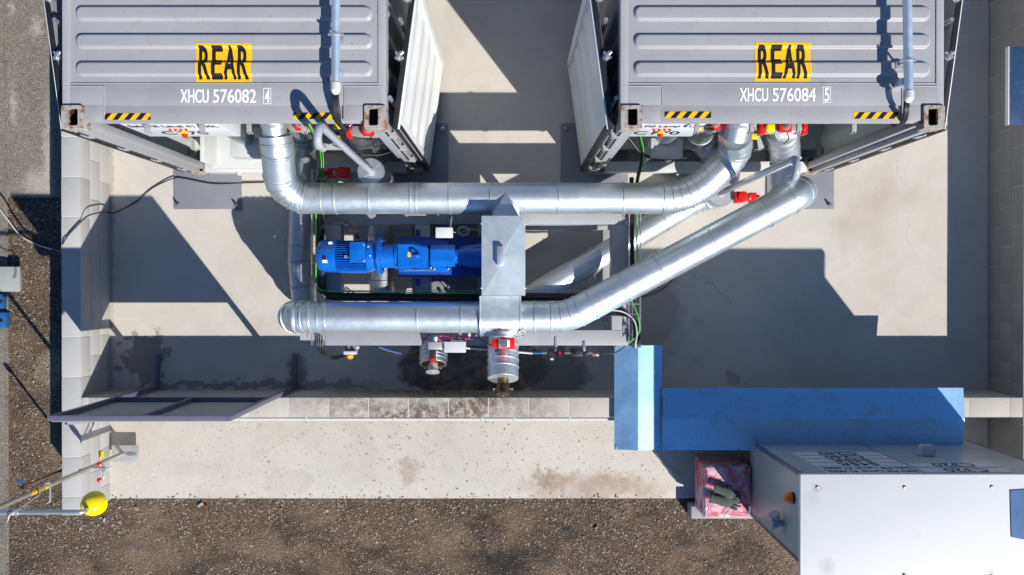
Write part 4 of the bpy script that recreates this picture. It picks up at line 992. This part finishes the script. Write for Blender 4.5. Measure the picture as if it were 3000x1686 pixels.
# ---------------------------------------------------------------- devices on skid front
def boxy(u0, u1, v0, v1, z, h, name, mat, parent, bev=.006): return MB().box(WX(u0, z), WX(u1, z), WY(v1, z), WY(v0, z), z - h, z, bev).build(name, mat, parent)
t = thing('stop_button_box', W(1021, 1035, .8), 'small pale box with yellow and red stop button hanging off the skid front', 'stop button')
boxy(1006, 1043, 1030, 1040, .8, .08, 'housing', 'boxgrey', t); boxy(1010, 1046, 1013, 1030, .77, .07, 'bracket', 'plate', t)
p = W(1025, 1041, .77); MB().cyl(p, p + Vector((0, -.03, 0)), .032, seg=24, bev=.004).build('yellow_collar', 'yellow', t)
MB().cyl(p + Vector((0, -.03, 0)), p + Vector((0, -.045, 0)), .02, seg=20, bev=.004).build('stop_button', 'red', t)
for u in (1015, 1031): MB().cyl(W(u, 1021, .771), W(u, 1021, .771) + Vector((0, 0, .006)), .016, seg=18).build('gland', 'black', t)
MB().box(*[f(x, .78) for f, x in ((WX, 1043), (WX, 1051))], WY(1023, .78), WY(1015, .78), .74, .78, .004).build('cable_gland', 'pvcwhite', t)
t = thing('junction_box', W(1290, 1020, .95), 'pair of pale grey boxes above the shorter outlet, trailing purple cables', 'junction box')
boxy(1254, 1294, 1003, 1025, .97, .09, 'small_box', 'stain', t); boxy(1301, 1364, 1002, 1034, .98, .1, 'large_box', 'boxgrey', t); boxy(1294.3, 1300.6, 1005, 1022, .95, .03, 'bracket', 'steel', t)
p = W(1267, 1036, .9); MB().box(p.x - .03, p.x + .03, p.y - .09, p.y + .06, .84, .9, .006).build('float_arm', 'black', t); MB().box(p.x - .02, p.x + .02, p.y - .085, p.y - .045, .9, .91, .004).build('red_mark', 'red', t)
MB().cyl(W(1276, 985, .95), W(1276, 1004, .93), .025, seg=18, bev=.003).build('pipe_stub', 'stain', t)
t = thing('cable_coil', W(1305, 991, .9), 'coil of purple cable lying on the skid front beside the grey boxes', 'cable coil')
m = MB(); c0 = W(1305, 991, .9)
for k in range(9):
    rx, ry = .07 - rng.uniform(0, .015), .035 - rng.uniform(0, .015); zz = .9 + k * .006
    m.wire([Vector((c0.x + rx * math.cos(a), c0.y + ry * math.sin(a), zz + .01 * math.sin(a * 2 + k))) for a in [2 * math.pi * i / 24 for i in range(25)]], .005, 8)
m.build('coiled_loops', 'purple', t)
m = MB(); st = []
for i in range(90):
    f = i / 90; q = W(1338 + 30 * f, 992, .9); a = f * 2 * math.pi * 7; st.append(q + Vector((0, .022 * math.cos(a), .022 * math.sin(a))))
m.wire(st, .0035, 6); m.wire(smooth([W(1365, 992, .9), W(1378, 995, .9), W(1395, 990, .9), W(1401, 980, .92)]), .004); m.wire(smooth([W(1360, 996, .9), W(1372, 993, .9), W(1378, 984, .9)]), .004)
m.build('spiral_tail', 'purple', t)
for u in (1375, 1397): MB().box(WX(u - 4, .95), WX(u + 4, .95), WY(986, .95), WY(977, .95), .92, .95, .004).build('plug', 'pvcwhite', t)
m = MB()
for k in range(3): m.wire(smooth([W(1232, 985 + k * 4, .85), W(1240 + k * 4, 997, .87), W(1252, 983 + k * 3, .86), W(1262, 978 + k * 2, .86), W(1258, 995, .86), W(1232, 990, .86)]), .0028, 6)
m.build('loose_leads', 'purple', t)
t = thing('gauge_box', W(1476, 1005, 1.2), 'red square gauge box with clear cover on top of the wider outlet', 'gauge')
boxy(1441, 1463, 994, 1020, 1.25, .07, 'side_box', 'red', t); boxy(1460, 1508, 990, 1025, 1.27, .09, 'housing', 'red', t)
p = W(1476, 1007, 1.272); MB().cyl(p, p + Vector((0, 0, .018)), .035, seg=30).build('dial', 'black', t); MB().box(p.x - .05, p.x + .05, p.y - .045, p.y + .045, p.z, p.z + .03, .012).build('clear_cover', 'glass', t)
MB().box(p.x + .03, p.x + .055, p.y - .03, p.y + .03, p.z + .03, p.z + .033, .001).build('sticker', 'whiteink', t)
boxy(1450, 1470, 1024, 1032, 1.18, .04, 'cable_gland', 'black', t)
cable([W(1508, 985, 1.1), W(1525, 968, 1.2), W(1538, 975, 1.15), W(1535, 985, 1.05), W(1515, 990, 1.0)], .009, 'stain', 'clear hose loop beside the red gauge box', 'hose_loop', 'hose')
cable([W(1385, 970, 1.0), W(1415, 1000, 1.0), W(1440, 1012, 1.12)], .005, 'black', 'thin black lead into the red gauge box')
cable([W(1364, 1020, .9), W(1400, 1024, .85), W(1440, 1026, .8), W(1560, 1036, .75)], .01, 'boxgrey', 'grey air hose from the pale boxes past the wider outlet', 'air_hose', 'hose')
cable([W(1768, 1036, .75), W(1800, 1035, .7), W(1830, 1015, .75), W(1840, 985, .8), W(1838, 950, .82)], .006, 'black', 'black air hose curving from the regulators up to the skid corner', 'air_hose', 'hose')
t = thing('air_regulator', W(1680, 1036, .78), 'air filter and regulator set with blue hose tail on two brackets', 'regulator')
z = .78
MB().cyl(W(1562, 1035, z), W(1588, 1035, z), .012, seg=14).build('blue_tail', 'bluecast', t)
for ua, ub in ((1588, 1604), (1654, 1672), (1720, 1735)): MB().cyl(W(ua, 1035, z), W(ub, 1035, z), .0115, seg=6).build('brass_fitting', 'steel', t)
for u, r in ((1615, .042), (1640, .034)):
    q = W(u, 1036, z - .06); MB().tube([(q, r), (q + Vector((0, 0, .07)), r), (q + Vector((0, 0, .08)), r * .8), (q + Vector((0, 0, .1)), r * .7)], 20).build('filter_bowl', 'black', t)
MB().cyl(W(1640, 1035, z + .045), W(1640, 1035, z + .06), .013, seg=16).build('red_cap', 'red', t)
MB().box(WX(1670, z), WX(1707, z), WY(1045, z), WY(1022, z), z - .08, z + .01, .012).cyl(W(1684, 1035, z), W(1684, 1035, z + .03), .014, seg=16).build('valve_body', 'black', t)
MB().box(WX(1710, z), WX(1722, z), WY(1042, z), WY(1028, z), z - .04, z, .004).build('small_valve', 'black', t)
MB().box(WX(1735, z), WX(1755, z), WY(1044, z), WY(1036, z), z - .02, z, .003).build('brass_elbow', 'brass', t)
for u, v0 in ((1629, 990), (1712, 1002)): MB().box(WX(u - 3.5, .8), WX(u + 3.5, .8), WY(1030, .8), WY(v0, .8), .785, .792, .002).build('bracket', 'chrome', t)
MB().box(WX(1612, .7), WX(1622, .7), WY(1056, .7), WY(1050, .7), .66, .7, .004).build('drain_plug', 'pvcwhite', t)
t = thing('sensor_box', W(1298, 677, 1.05), 'small white sensor box behind the pump', 'sensor box')
MB().box(WX(1276, 1.15), WX(1326, 1.15), WY(697, 1.15), WY(667, 1.15), 1.08, 1.15, .006).build('housing', 'panelwhite', t)
MB().box(WX(1290, 1.1), WX(1312, 1.1), WY(690, 1.1), WY(672, 1.1), .78, 1.08, .003).build('stand', 'skid', t)
m = MB()
for k in range(4):
    c0 = W(1358, 678, .84); rr = .06 - k * .006; m.wire([c0 + Vector((rr * math.cos(a), rr * .75 * math.sin(a), .01 * math.sin(3 * a + k))) for a in [2 * math.pi * i / 26 for i in range(27)]], .004, 6)
m.wire(smooth([W(1328, 680, 1.1), W(1345, 684, .9), W(1380, 672, .86), W(1410, 680, .86)]), .004); o = m.build('coiled_lead', 'boxgrey'); o['label'] = 'thin grey lead coiled beside the white sensor box'; o['category'] = 'cable coil'
cable([W(1328, 625, .9), W(1322, 645, 1.0), W(1320, 668, 1.12)], .006, 'boxgrey', 'short grey lead from the upper duct to the white sensor box')
o = MB().wire(smooth([W(1100, 1014, .6), W(1125, 1030, .5), W(1160, 1040, .4), W(1210, 1032, .4), W(1240, 1020, .5)]), .008).build('cable', 'black'); o['label'] = 'black cable sagging below the skid front beside the shorter outlet'; o['category'] = 'cable'
o = MB().wire(smooth([W(1110, 1017, .6), W(1140, 1028, .55), W(1175, 1036, .5)]), .009).build('blue_hose', 'bluecast'); o['label'] = 'short blue hose below the skid front'; o['category'] = 'hose'

# ---------------------------------------------------------------- sheet steel covers
t = thing('ridge_cover', (WX(1870, .69), -1.1, .6), 'galvanised ridge cover laid across the block wall, with bright sunlit strip', 'metal cover')
y0, y1 = WY(1320, .69), WY(1013, .69); xa, xm, xb = WX(1800, .65), WX(1870, .7), WX(1939, .65)
def folded(m, prof, a0, a1, axis, th=.004):
    """sheet: profile (s, z) extruded along axis"""
    up = [(s, z) for s, z in prof]; dn = [(s, z - th) for s, z in prof][::-1]; poly = up + dn
    f = (lambda s, z, a: (s, a, z)) if axis == 'y' else (lambda s, z, a: (a, s, z))
    A = [m.bm.verts.new(f(s, z, a0)) for s, z in poly]; B = [m.bm.verts.new(f(s, z, a1)) for s, z in poly]; n = len(poly)
    for i in range(n): m.bm.faces.new((A[i], A[(i + 1) % n], B[(i + 1) % n], B[i]))
    m.bm.faces.new(A); m.bm.faces.new(B[::-1]); return m
folded(MB(), [(xa, .648), (xm, .7), (xb, .662)], y0, y1, 'y').build('sheet', 'galv_sheet', t, ang=8)
for (x, y) in ((xb - .02, y0 + .02), (xb - .02, y1 - .02), (xa + .02, y0 + .02), (xa + .02, y1 - .02)): MB().ball((x, y, .665), .007, seg=8).build('rivet', 'steel', t)
t = thing('ridge_cover', (WX(2380, .69), -1.3, .6), 'long blue looking sheet steel cover along the front wall before the white cabinet', 'metal cover')
x0, x1 = WX(1940.5, .695), WX(2823, .695); ya_, ym, yb_ = WY(1137, .695), WY(1228, .72), WY(1320, .68)
folded(MB(), [(ya_, .695), (ym, .722), (yb_, .68)], x0 + .004, x1, 'x').build('sheet', 'galv_sheet', t, ang=3)
MB().box(x1 - .03, x1 + .05, yb_ - .02, ym, .08, .6, .004).build('end_bracket', 'black', t)
for k in range(9): MB().ball((x0 + .04 + k * (x1 - x0 - .08) / 8, yb_ + .018, .684), .006, seg=8).build('rivet', 'steel', t)

# ---------------------------------------------------------------- white cabinet, right front
cab = thing('tank_cabinet', (3.4, -1.95, .0), 'large white switch cabinet with flat overhanging roof and upside down looking labels', 'cabinet')
cx0, cx1, cy1, cy0, cz0, cz1 = 2.41, 4.62, -1.585, -2.335, .5, 1.93
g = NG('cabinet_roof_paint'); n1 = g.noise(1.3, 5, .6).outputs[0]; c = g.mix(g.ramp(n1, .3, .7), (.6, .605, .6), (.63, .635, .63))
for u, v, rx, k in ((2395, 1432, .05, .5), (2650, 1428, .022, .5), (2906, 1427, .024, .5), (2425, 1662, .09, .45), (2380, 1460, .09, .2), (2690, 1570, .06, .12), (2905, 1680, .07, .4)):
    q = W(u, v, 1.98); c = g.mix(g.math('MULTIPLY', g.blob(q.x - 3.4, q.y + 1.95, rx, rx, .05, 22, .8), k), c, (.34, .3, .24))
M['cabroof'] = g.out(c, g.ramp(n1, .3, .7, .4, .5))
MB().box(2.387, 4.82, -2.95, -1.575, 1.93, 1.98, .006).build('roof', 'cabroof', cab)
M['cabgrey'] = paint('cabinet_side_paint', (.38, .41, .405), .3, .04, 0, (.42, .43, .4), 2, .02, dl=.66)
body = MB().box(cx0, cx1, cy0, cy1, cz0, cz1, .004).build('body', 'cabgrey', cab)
m = MB(); e = .03
for x in (cx0 - .004, cx1 - e + .004): m.box(x, x + e, cy1 - e + .004, cy1 + .004, cz0 - .02, cz1 - .001, .002); m.box(x, x + e, cy0 - .004, cy0 + e - .004, cz0 - .02, cz1 - .001, .002)
m.box(cx0 + e, cx1 - e, cy0 - .004, cy0 + .02, cz0 - .02, cz0 + .03, .002); m.build('corner_trim', 'frame', cab)
MB().box(cx0 + .05, cx1 - .05, cy0 + .05, cy1 - .05, .02, cz0 - .001, .004).build('plinth', 'plate', cab)
RX = Matrix.Translation((0, cy1 + .004, 0)) @ Matrix.Rotation(math.pi, 4, 'Z') @ Matrix.Rotation(R(90), 4, 'X')
def lab(x, z, wd, ht, txt, th, tw, nm='label'):
    m = MB(); m.box(-wd / 2, wd / 2, 0, .002, -ht / 2, ht / 2, 0, Matrix.Translation((x, cy1 + .001, z))); lo_ = m.build(nm, 'panelwhite', body)
    tm = text_mesh(txt, th, tw, .03); place(tm, Matrix.Translation((x, cy1 + .0042, z)) @ Matrix.Rotation(math.pi, 4, 'Z') @ Matrix.Rotation(R(90), 4, 'X')); tm.build('lettering', 'ink', lo_)
Zs = (1.12, 1.27, 1.42, 1.57, 1.715, 1.835)
for z, tx_, tw in zip(Zs, ('C240', 'C240', 'S45R', 'S45R', 'Safe Fill Level 41,000L', 'Safe Fill Level 41,000L'), (.35, .35, .35, .35, .78, .78)):
    lab(3.04, z, .82, .125, tx_, .1 if tw < .5 else .08, tw)
for z in (1.6, 1.8): lab(3.86, z, .74, .14, 'C320', .12, .36)
MB().box(3.456, 3.462, cy1 - .01, cy1 + .003, cz0 + .03, cz1 - .01).build('door_gap', 'frame', body)
p = Vector((3.83, cy1, 1.2)); MB().box(p.x - .07, p.x + .07, cy1 + .004, cy1 + .09, 1.15, 1.24, .01).box(p.x - .055, p.x + .055, cy1 + .09, cy1 + .1, 1.16, 1.23, .003).build('vent_cowl', 'boxgrey', body)
p = Vector((cx0, -1.83, 1.75)); m = MB(); m.cyl(p, p + Vector((-.02, 0, 0)), .05, seg=24); mo = m.build('beacon_base', 'black', cab); MB().ball(p + Vector((-.03, 0, 0)), .055, .048, .048, 24).build('beacon_lens', 'orange', mo)
p = Vector((cx0, -2.12, 1.5)); MB().cyl(p, p + Vector((-.05, 0, 0)), .03, seg=18).tube([(p + Vector((-.05, 0, 0)), .04), (p + Vector((-.1, 0, .0)), .055), (p + Vector((-.1, 0, 0)), .065), (p + Vector((-.12, 0, 0)), .066)], 28).tube([(p + Vector((-.06, .0, .0)), .03), (p + Vector((-.09, .09, .02)), .05)], 24).build('horn', 'pvc', cab)
for (u, v) in ((2395, 1428), (2650, 1428), (2906, 1427), (2650, 1686), (2906, 1690)):
    q = W(u, v, 1.98); m = MB(); m.tube([(q + Vector((0, 0, .0005)), .016), (q + Vector((0, 0, .004)), .014), (q + Vector((0, 0, .009)), .006)], 16); m.build('roof_bolt', 'steel', cab)
m = MB(); m.prism([tuple(W(u, v, 1.985).xy) for u, v in ((2961, 1438), (2965, 1575), (3095, 1600), (3095, 1430))], 1.98, 1.988); m.build('roof_shadow_patch', 'bluecast', cab)  # thin blue sheet standing in for a shadow on the roof
MB().box(1.885, 3.6, -2.466, -2.336, ZG, .17, .006).build('kerb_beam', 'skid', label='grey steel beam on the ground under the wrapped red load', category='beam')

# red wrapped load
rl_ = thing('wrapped_load', (2.16, -2.08, 0), 'red load in clear stretch wrap standing left of the white cabinet', 'wrapped load')
m = MB(); m.box(1.93, 2.38, -2.33, -1.83, .17, .56, .035, seg=3)
bmesh.ops.subdivide_edges(m.bm, edges=m.bm.edges[:], cuts=3, use_grid_fill=True)
for v in m.bm.verts: v.co += Vector((rng.uniform(-1, 1), rng.uniform(-1, 1), rng.uniform(-1, 1))) * .006
g = NG('red_load'); n1 = g.noise(7, 5, .6, 1).outputs[0]; n2 = g.noise(18, 4, .6, 2).outputs[0]
M['load'] = g.out(g.mix(g.ramp(n2, .6, .72, 0, .5), g.mix(g.ramp(n1, .35, .65), (.5, .012, .04), (.72, .03, .07)), (.8, .5, .5)), .3, 0, g.bump(n2, .3, .015))
m.build('red_bundle', 'load', rl_)
g = NG('stretch_wrap'); wv = g.noise(6.5, 4, .55, .7).outputs[0]
g.link(g.ramp(wv, .4, .66, .12, .75), g.b.inputs['Alpha'])
M['wrap'] = g.out((.82, .66, .78), .22, 0, g.bump(g.noise(12, 4, .6, 1.5).outputs[0], .8, .02))
m = MB(); m.box(1.915, 2.395, -2.345, -1.815, .19, .575, .045, seg=3)
bmesh.ops.subdivide_edges(m.bm, edges=m.bm.edges[:], cuts=4, use_grid_fill=True)
for v in m.bm.verts: v.co += Vector((rng.uniform(-1, 1), rng.uniform(-1, 1), rng.uniform(-.6, 1))) * .006
m.build('clear_wrap', 'wrap', rl_, ang=180)
m = MB(); q = W(2125, 1437, .6)
m.obox(q + Vector((0, 0, .003)), (.14, .075, .004), .2); m.build('paper_slip', 'bluecast', rl_); m = MB(); m.obox(q + Vector((.02, .0, .006)), (.07, .05, .003), .2); m.build('white_slip', 'whiteink', rl_)
MB().box(1.96, 2.36, -2.33, -1.84, .0, .168, .01).build('pallet', 'skid', rl_)
def glove(c, rot, lab, s=1.0, mirror=1):
    m = MB(); X = Matrix.Translation(c) @ Matrix.Rotation(rot, 4, 'Z') @ Matrix.Scale(s, 4)
    P = lambda x, y, z=0: X @ Vector((x, y * mirror, z))
    m.tube([(P(-.14, 0), .038 * s), (P(-.09, 0), .034 * s), (P(-.05, 0), .04 * s), (P(0, .004), .046 * s), (P(.035, .004), .04 * s), (P(.05, .004), .02 * s)], 20)
    for v in m.bm.verts: v.co.z = c.z + (v.co.z - c.z) * .42
    for y, L, a in ((.036, .07, .12), (.013, .085, .03), (-.011, .08, -.05), (-.033, .06, -.16)):
        m.tube([(P(.03, y), .013 * s), (P(.03 + L * .5, y + a * L * .5, .01), .012 * s), (P(.03 + L * .9, y + a * L, .002), .010 * s), (P(.03 + L, y + a * L, -.002), .004 * s)], 12)
    m.tube([(P(-.03, .035), .016 * s), (P(.0, .062, .008), .013 * s), (P(.03, .074, .004), .011 * s), (P(.038, .076, .0), .004 * s)], 12)
    o = m.build('work_glove', 'cloth'); o['label'] = lab; o['category'] = 'glove'; o['group'] = 'work gloves on the red load'; return o
q = W(2132, 1472, .615); glove(q, R(-12), 'dark green work glove lying lowest on the wrapped red load', 1.25)
q = W(2138, 1447, .635); glove(q, R(-20), 'dark green work glove folded beneath the paper slip on the wrapped red load', 1.1, -1)

# white pipe on the front wall
t = thing('white_pipe', (0, -1.36, .55), 'thin white pipe clipped along the front of the low block wall', 'pipe')
MB().cyl((WX(640, .56), -1.352, .56), (WX(1830, .56), -1.352, .56), .016, seg=18).build('pipe', 'pvcwhite', t)
for u in (898, 1157, 1412, 1507, 1668): MB().box(WX(u, .56) - .01, WX(u, .56) + .01, -1.371, -1.331, .54, .579, .004).build('pipe_clip', 'boxgrey', t)

# ---------------------------------------------------------------- framed sign
sgx0, sgx1, sgy = -3.785, -2.32, -1.1
t = thing('framed_sign', (-3.05, sgy, 0), 'framed sign board on two posts at the left end of the low wall', 'sign')
f_ = .022
for x in (sgx0, sgx1): MB().box(x - f_, x + f_, sgy - f_, sgy + f_, .02, .93, .003).build('post', 'frame', t)
for x in (sgx0, sgx1): MB().box(x - f_ * .8, x + f_ * .8, sgy + f_ + .001, sgy + .35, .005, .045, .003).build('foot', 'frame', t)
m = MB()
for x in (sgx0, sgx1): m.box(x - f_, x + f_, sgy - f_, sgy + f_, .931, 2.05, .003)
m.box(-3.05 - .018, -3.05 + .018, sgy - .018, sgy + .02, .975, 2.006, .003)
m.box(sgx0 + f_, sgx1 - f_, sgy - f_, sgy + f_, 2.006, 2.05, .003); m.box(sgx0 + f_, sgx1 - f_, sgy - f_, sgy + f_, .931, .975, .003); m.build('frame', 'frame', t)
MB().box(sgx0 + .01, sgx1 - .01, sgy - .03, sgy - .0225, .94, 2.04, .001).build('board', 'signback', t)

# ---------------------------------------------------------------- emergency shower
t = thing('emergency_shower', (-4.12, -1.8, 0), 'emergency shower pole with yellow shower bowl and red capped eye wash', 'safety shower')
bx, by = -4.115, -1.79
MB().tube([((bx, by, .1), .02), ((bx, by, .9), .02), ((bx, by, .9), .026), ((bx, by, .96), .026), ((bx, by, .96), .02), ((bx, by, 2.28), .02)], 20).build('pole', 'tanpipe', t)
path, _ = fillet([(bx, by, 2.2), (bx - .02, by - .0, 2.34), (-3.42, -1.785, 2.34), (-3.36, -1.785, 2.34), (-3.36, -1.785, 2.24)], [.05, .03, .05], 7)
MB().wire(path, .019, 18).build('shower_arm', 'chrome', t)
MB().tube([((-3.36, -1.765, 2.27), .01), ((-3.36, -1.765, 2.26), .05), ((-3.36, -1.765, 2.235), .078), ((-3.36, -1.765, 2.19), .095), ((-3.36, -1.765, 2.15), .099), ((-3.36, -1.765, 2.14), .09)], 40).build('shower_bowl', 'bright_yellow', t)
c = Vector((-3.9, -1.785, 2.34)); MB().box(c.x - .04, c.x + .04, c.y - .026, c.y + .026, c.z - .026, c.z + .026, .01).cyl(c, c + Vector((0, 0, .05)), .014, seg=14).build('shower_valve', 'chrome', t)
MB().wire(smooth([c + Vector((0, 0, .05)), c + Vector((-.05, -.08, .03)), c + Vector((-.19, -.11, -.0))]), .008).build('pull_lever', 'steel', t)
MB().wire(fillet([c + Vector((0, 0, -.02)), W(112, 1452, 2.1), W(132, 1418, 2.0), W(146, 1414, 2.0), W(145, 1472, 2.0), W(135, 1476, 2.0)], [.02, .03, .02, .02], 5)[0], .007, 10).build('pull_handle', 'chrome', t)
MB().cyl((bx, by, 1.52), (bx, by, 1.76), .0225, seg=20).build('warning_band', 'yellow', t)
MB().cyl((bx, by, 1.585), (bx, by, 1.6), .0232, seg=20).cyl((bx, by, 1.67), (bx, by, 1.69), .0232, seg=20).build('band_print', 'ink', t)
MB().obox(Vector((WX(296, .62), WY(1332, .62), .62)), (.05, .075, .006), .1, .002).build('yellow_tag', 'yellow', t)
ez = .8
m = MB(); e0 = W(303, 1362, ez); e1 = W(303, 1402, ez)
m.wire([W(250, 1372, ez), W(300, 1371, ez)], .011, 12); m.wire(fillet([W(290, 1360, ez), e0, e1, W(292, 1406, ez)], [.02, .02], 6)[0], .011, 12); m.box(*[WX(u, ez) for u in (298, 310)], WY(1382, ez), WY(1370, ez), ez - .02, ez + .02, .005); m.wire([W(310, 1378, ez), W(325, 1370, ez - .02)], .009, 10)
m.build('eye_wash_arm', 'chrome', t)
for v in (1360, 1407): q = W(291, v, ez + .01); MB().tube([(q + Vector((0, 0, -.02)), .014), (q, .022), (q + Vector((0, 0, .018)), .021), (q + Vector((0, 0, .026)), .01)], 20).build('eye_wash_cap', 'red', t)
ft = MB(); ft.box(WX(326, .12), WX(405, .12), WY(1355, .12), WY(1306, .12), .105, .12, .004); fo = ft.build('foot_treadle', 'stain', t)
m = MB()
for k in range(11): h = .012 + .011 * math.sin(math.pi * (k + .5) / 11); xx = WX(365, .12) + k * .0115; m.box(xx, xx + .005, WY(1330, .12) - h, WY(1330, .12) + h, .1195, .1212)
m.build('slot', 'ink', fo)
MB().box(WX(330, .1), WX(345, .1), WY(1345, .1), WY(1315, .1), .0, .105, .004).build('treadle_stand', 'stain', t)
t = thing('standpipe', (-4.62, -1.92, 0), 'brown standpipe with blue tap rising from the gravel beside the left wall', 'standpipe')
MB().wire(fillet([(-4.8, -1.9, .05), (-4.63, -1.915, .05), (-4.63, -1.92, .95)], [.03], 6)[0], .014, 14).build('pipe', 'brown', t)
MB().cyl((-4.63, -1.92, .95), (-4.63, -1.92, 1.03), .019, seg=6).build('brass_tap', 'rustysteel', t); MB().obox((-4.66, -1.87, 1.0), (.05, .03, .02), .2, .005).build('tap_lever', 'bluecast', t)

# ---------------------------------------------------------------- things at the left edge
t = thing('grey_cover', (-5.65, .03, 0), 'grey metal cover plate at the left edge beside the gravel', 'cover plate')
MB().box(-6.1, WX(57, .1), WY(855, .1), WY(782, .1), .07, .1, .004).build('lid', 'signback', t); MB().box(-6.05, WX(50, .07), WY(850, .07), WY(788, .07), ZG, .069, .004).build('body', 'plate', t)
for (v0, v1, u1, z, lab_) in ((862, 905, 8, .06, 'upper blue tray at the left edge just below the grey cover plate'), (916, 962, 15, .06, 'lower blue tray at the left edge, with a dark round opening')):
    t = thing('blue_tray', (-5.6, WY(v0, z), 0), lab_, 'tray')
    MB().box(-5.95, WX(u1, z), WY(v1, z), WY(v0, z), ZG + .013, z, .008).build('tray_body', 'bluecast', t)
    MB().cyl((WX(3, z), WY((v0 + v1) / 2, z), z), (WX(3, z), WY((v0 + v1) / 2, z), z + .003), .02, seg=20).build('opening', 'black', t)
MB().box(WX(186, .68), WX(236, .68), WY(1246, .68), WY(1236, .68), .592, .66, .003).build('blue_bracket', 'pvc', label='short blue grey bracket on the left wall below the framed sign', category='bracket')
# blue board on the right wall
t = thing('blue_board', (5.35, 2.2, .6), 'blue board leaning over the right wall beside the right container', 'board')
MB().box(WX(2957, .75), 5.9, WY(366, .75), WY(137, .75), .7, .74, .006).build('panel', 'boardblue', t)
MB().box(WX(2953, .75), WX(2957, .75) - .0005, WY(366, .75), WY(137, .75), .695, .745, .003).build('edge_strip', 'white', t)
MB().box(5.4, 5.85, WY(350, .75), WY(150, .75), ZG, .699, .006).build('support', 'plate', t)
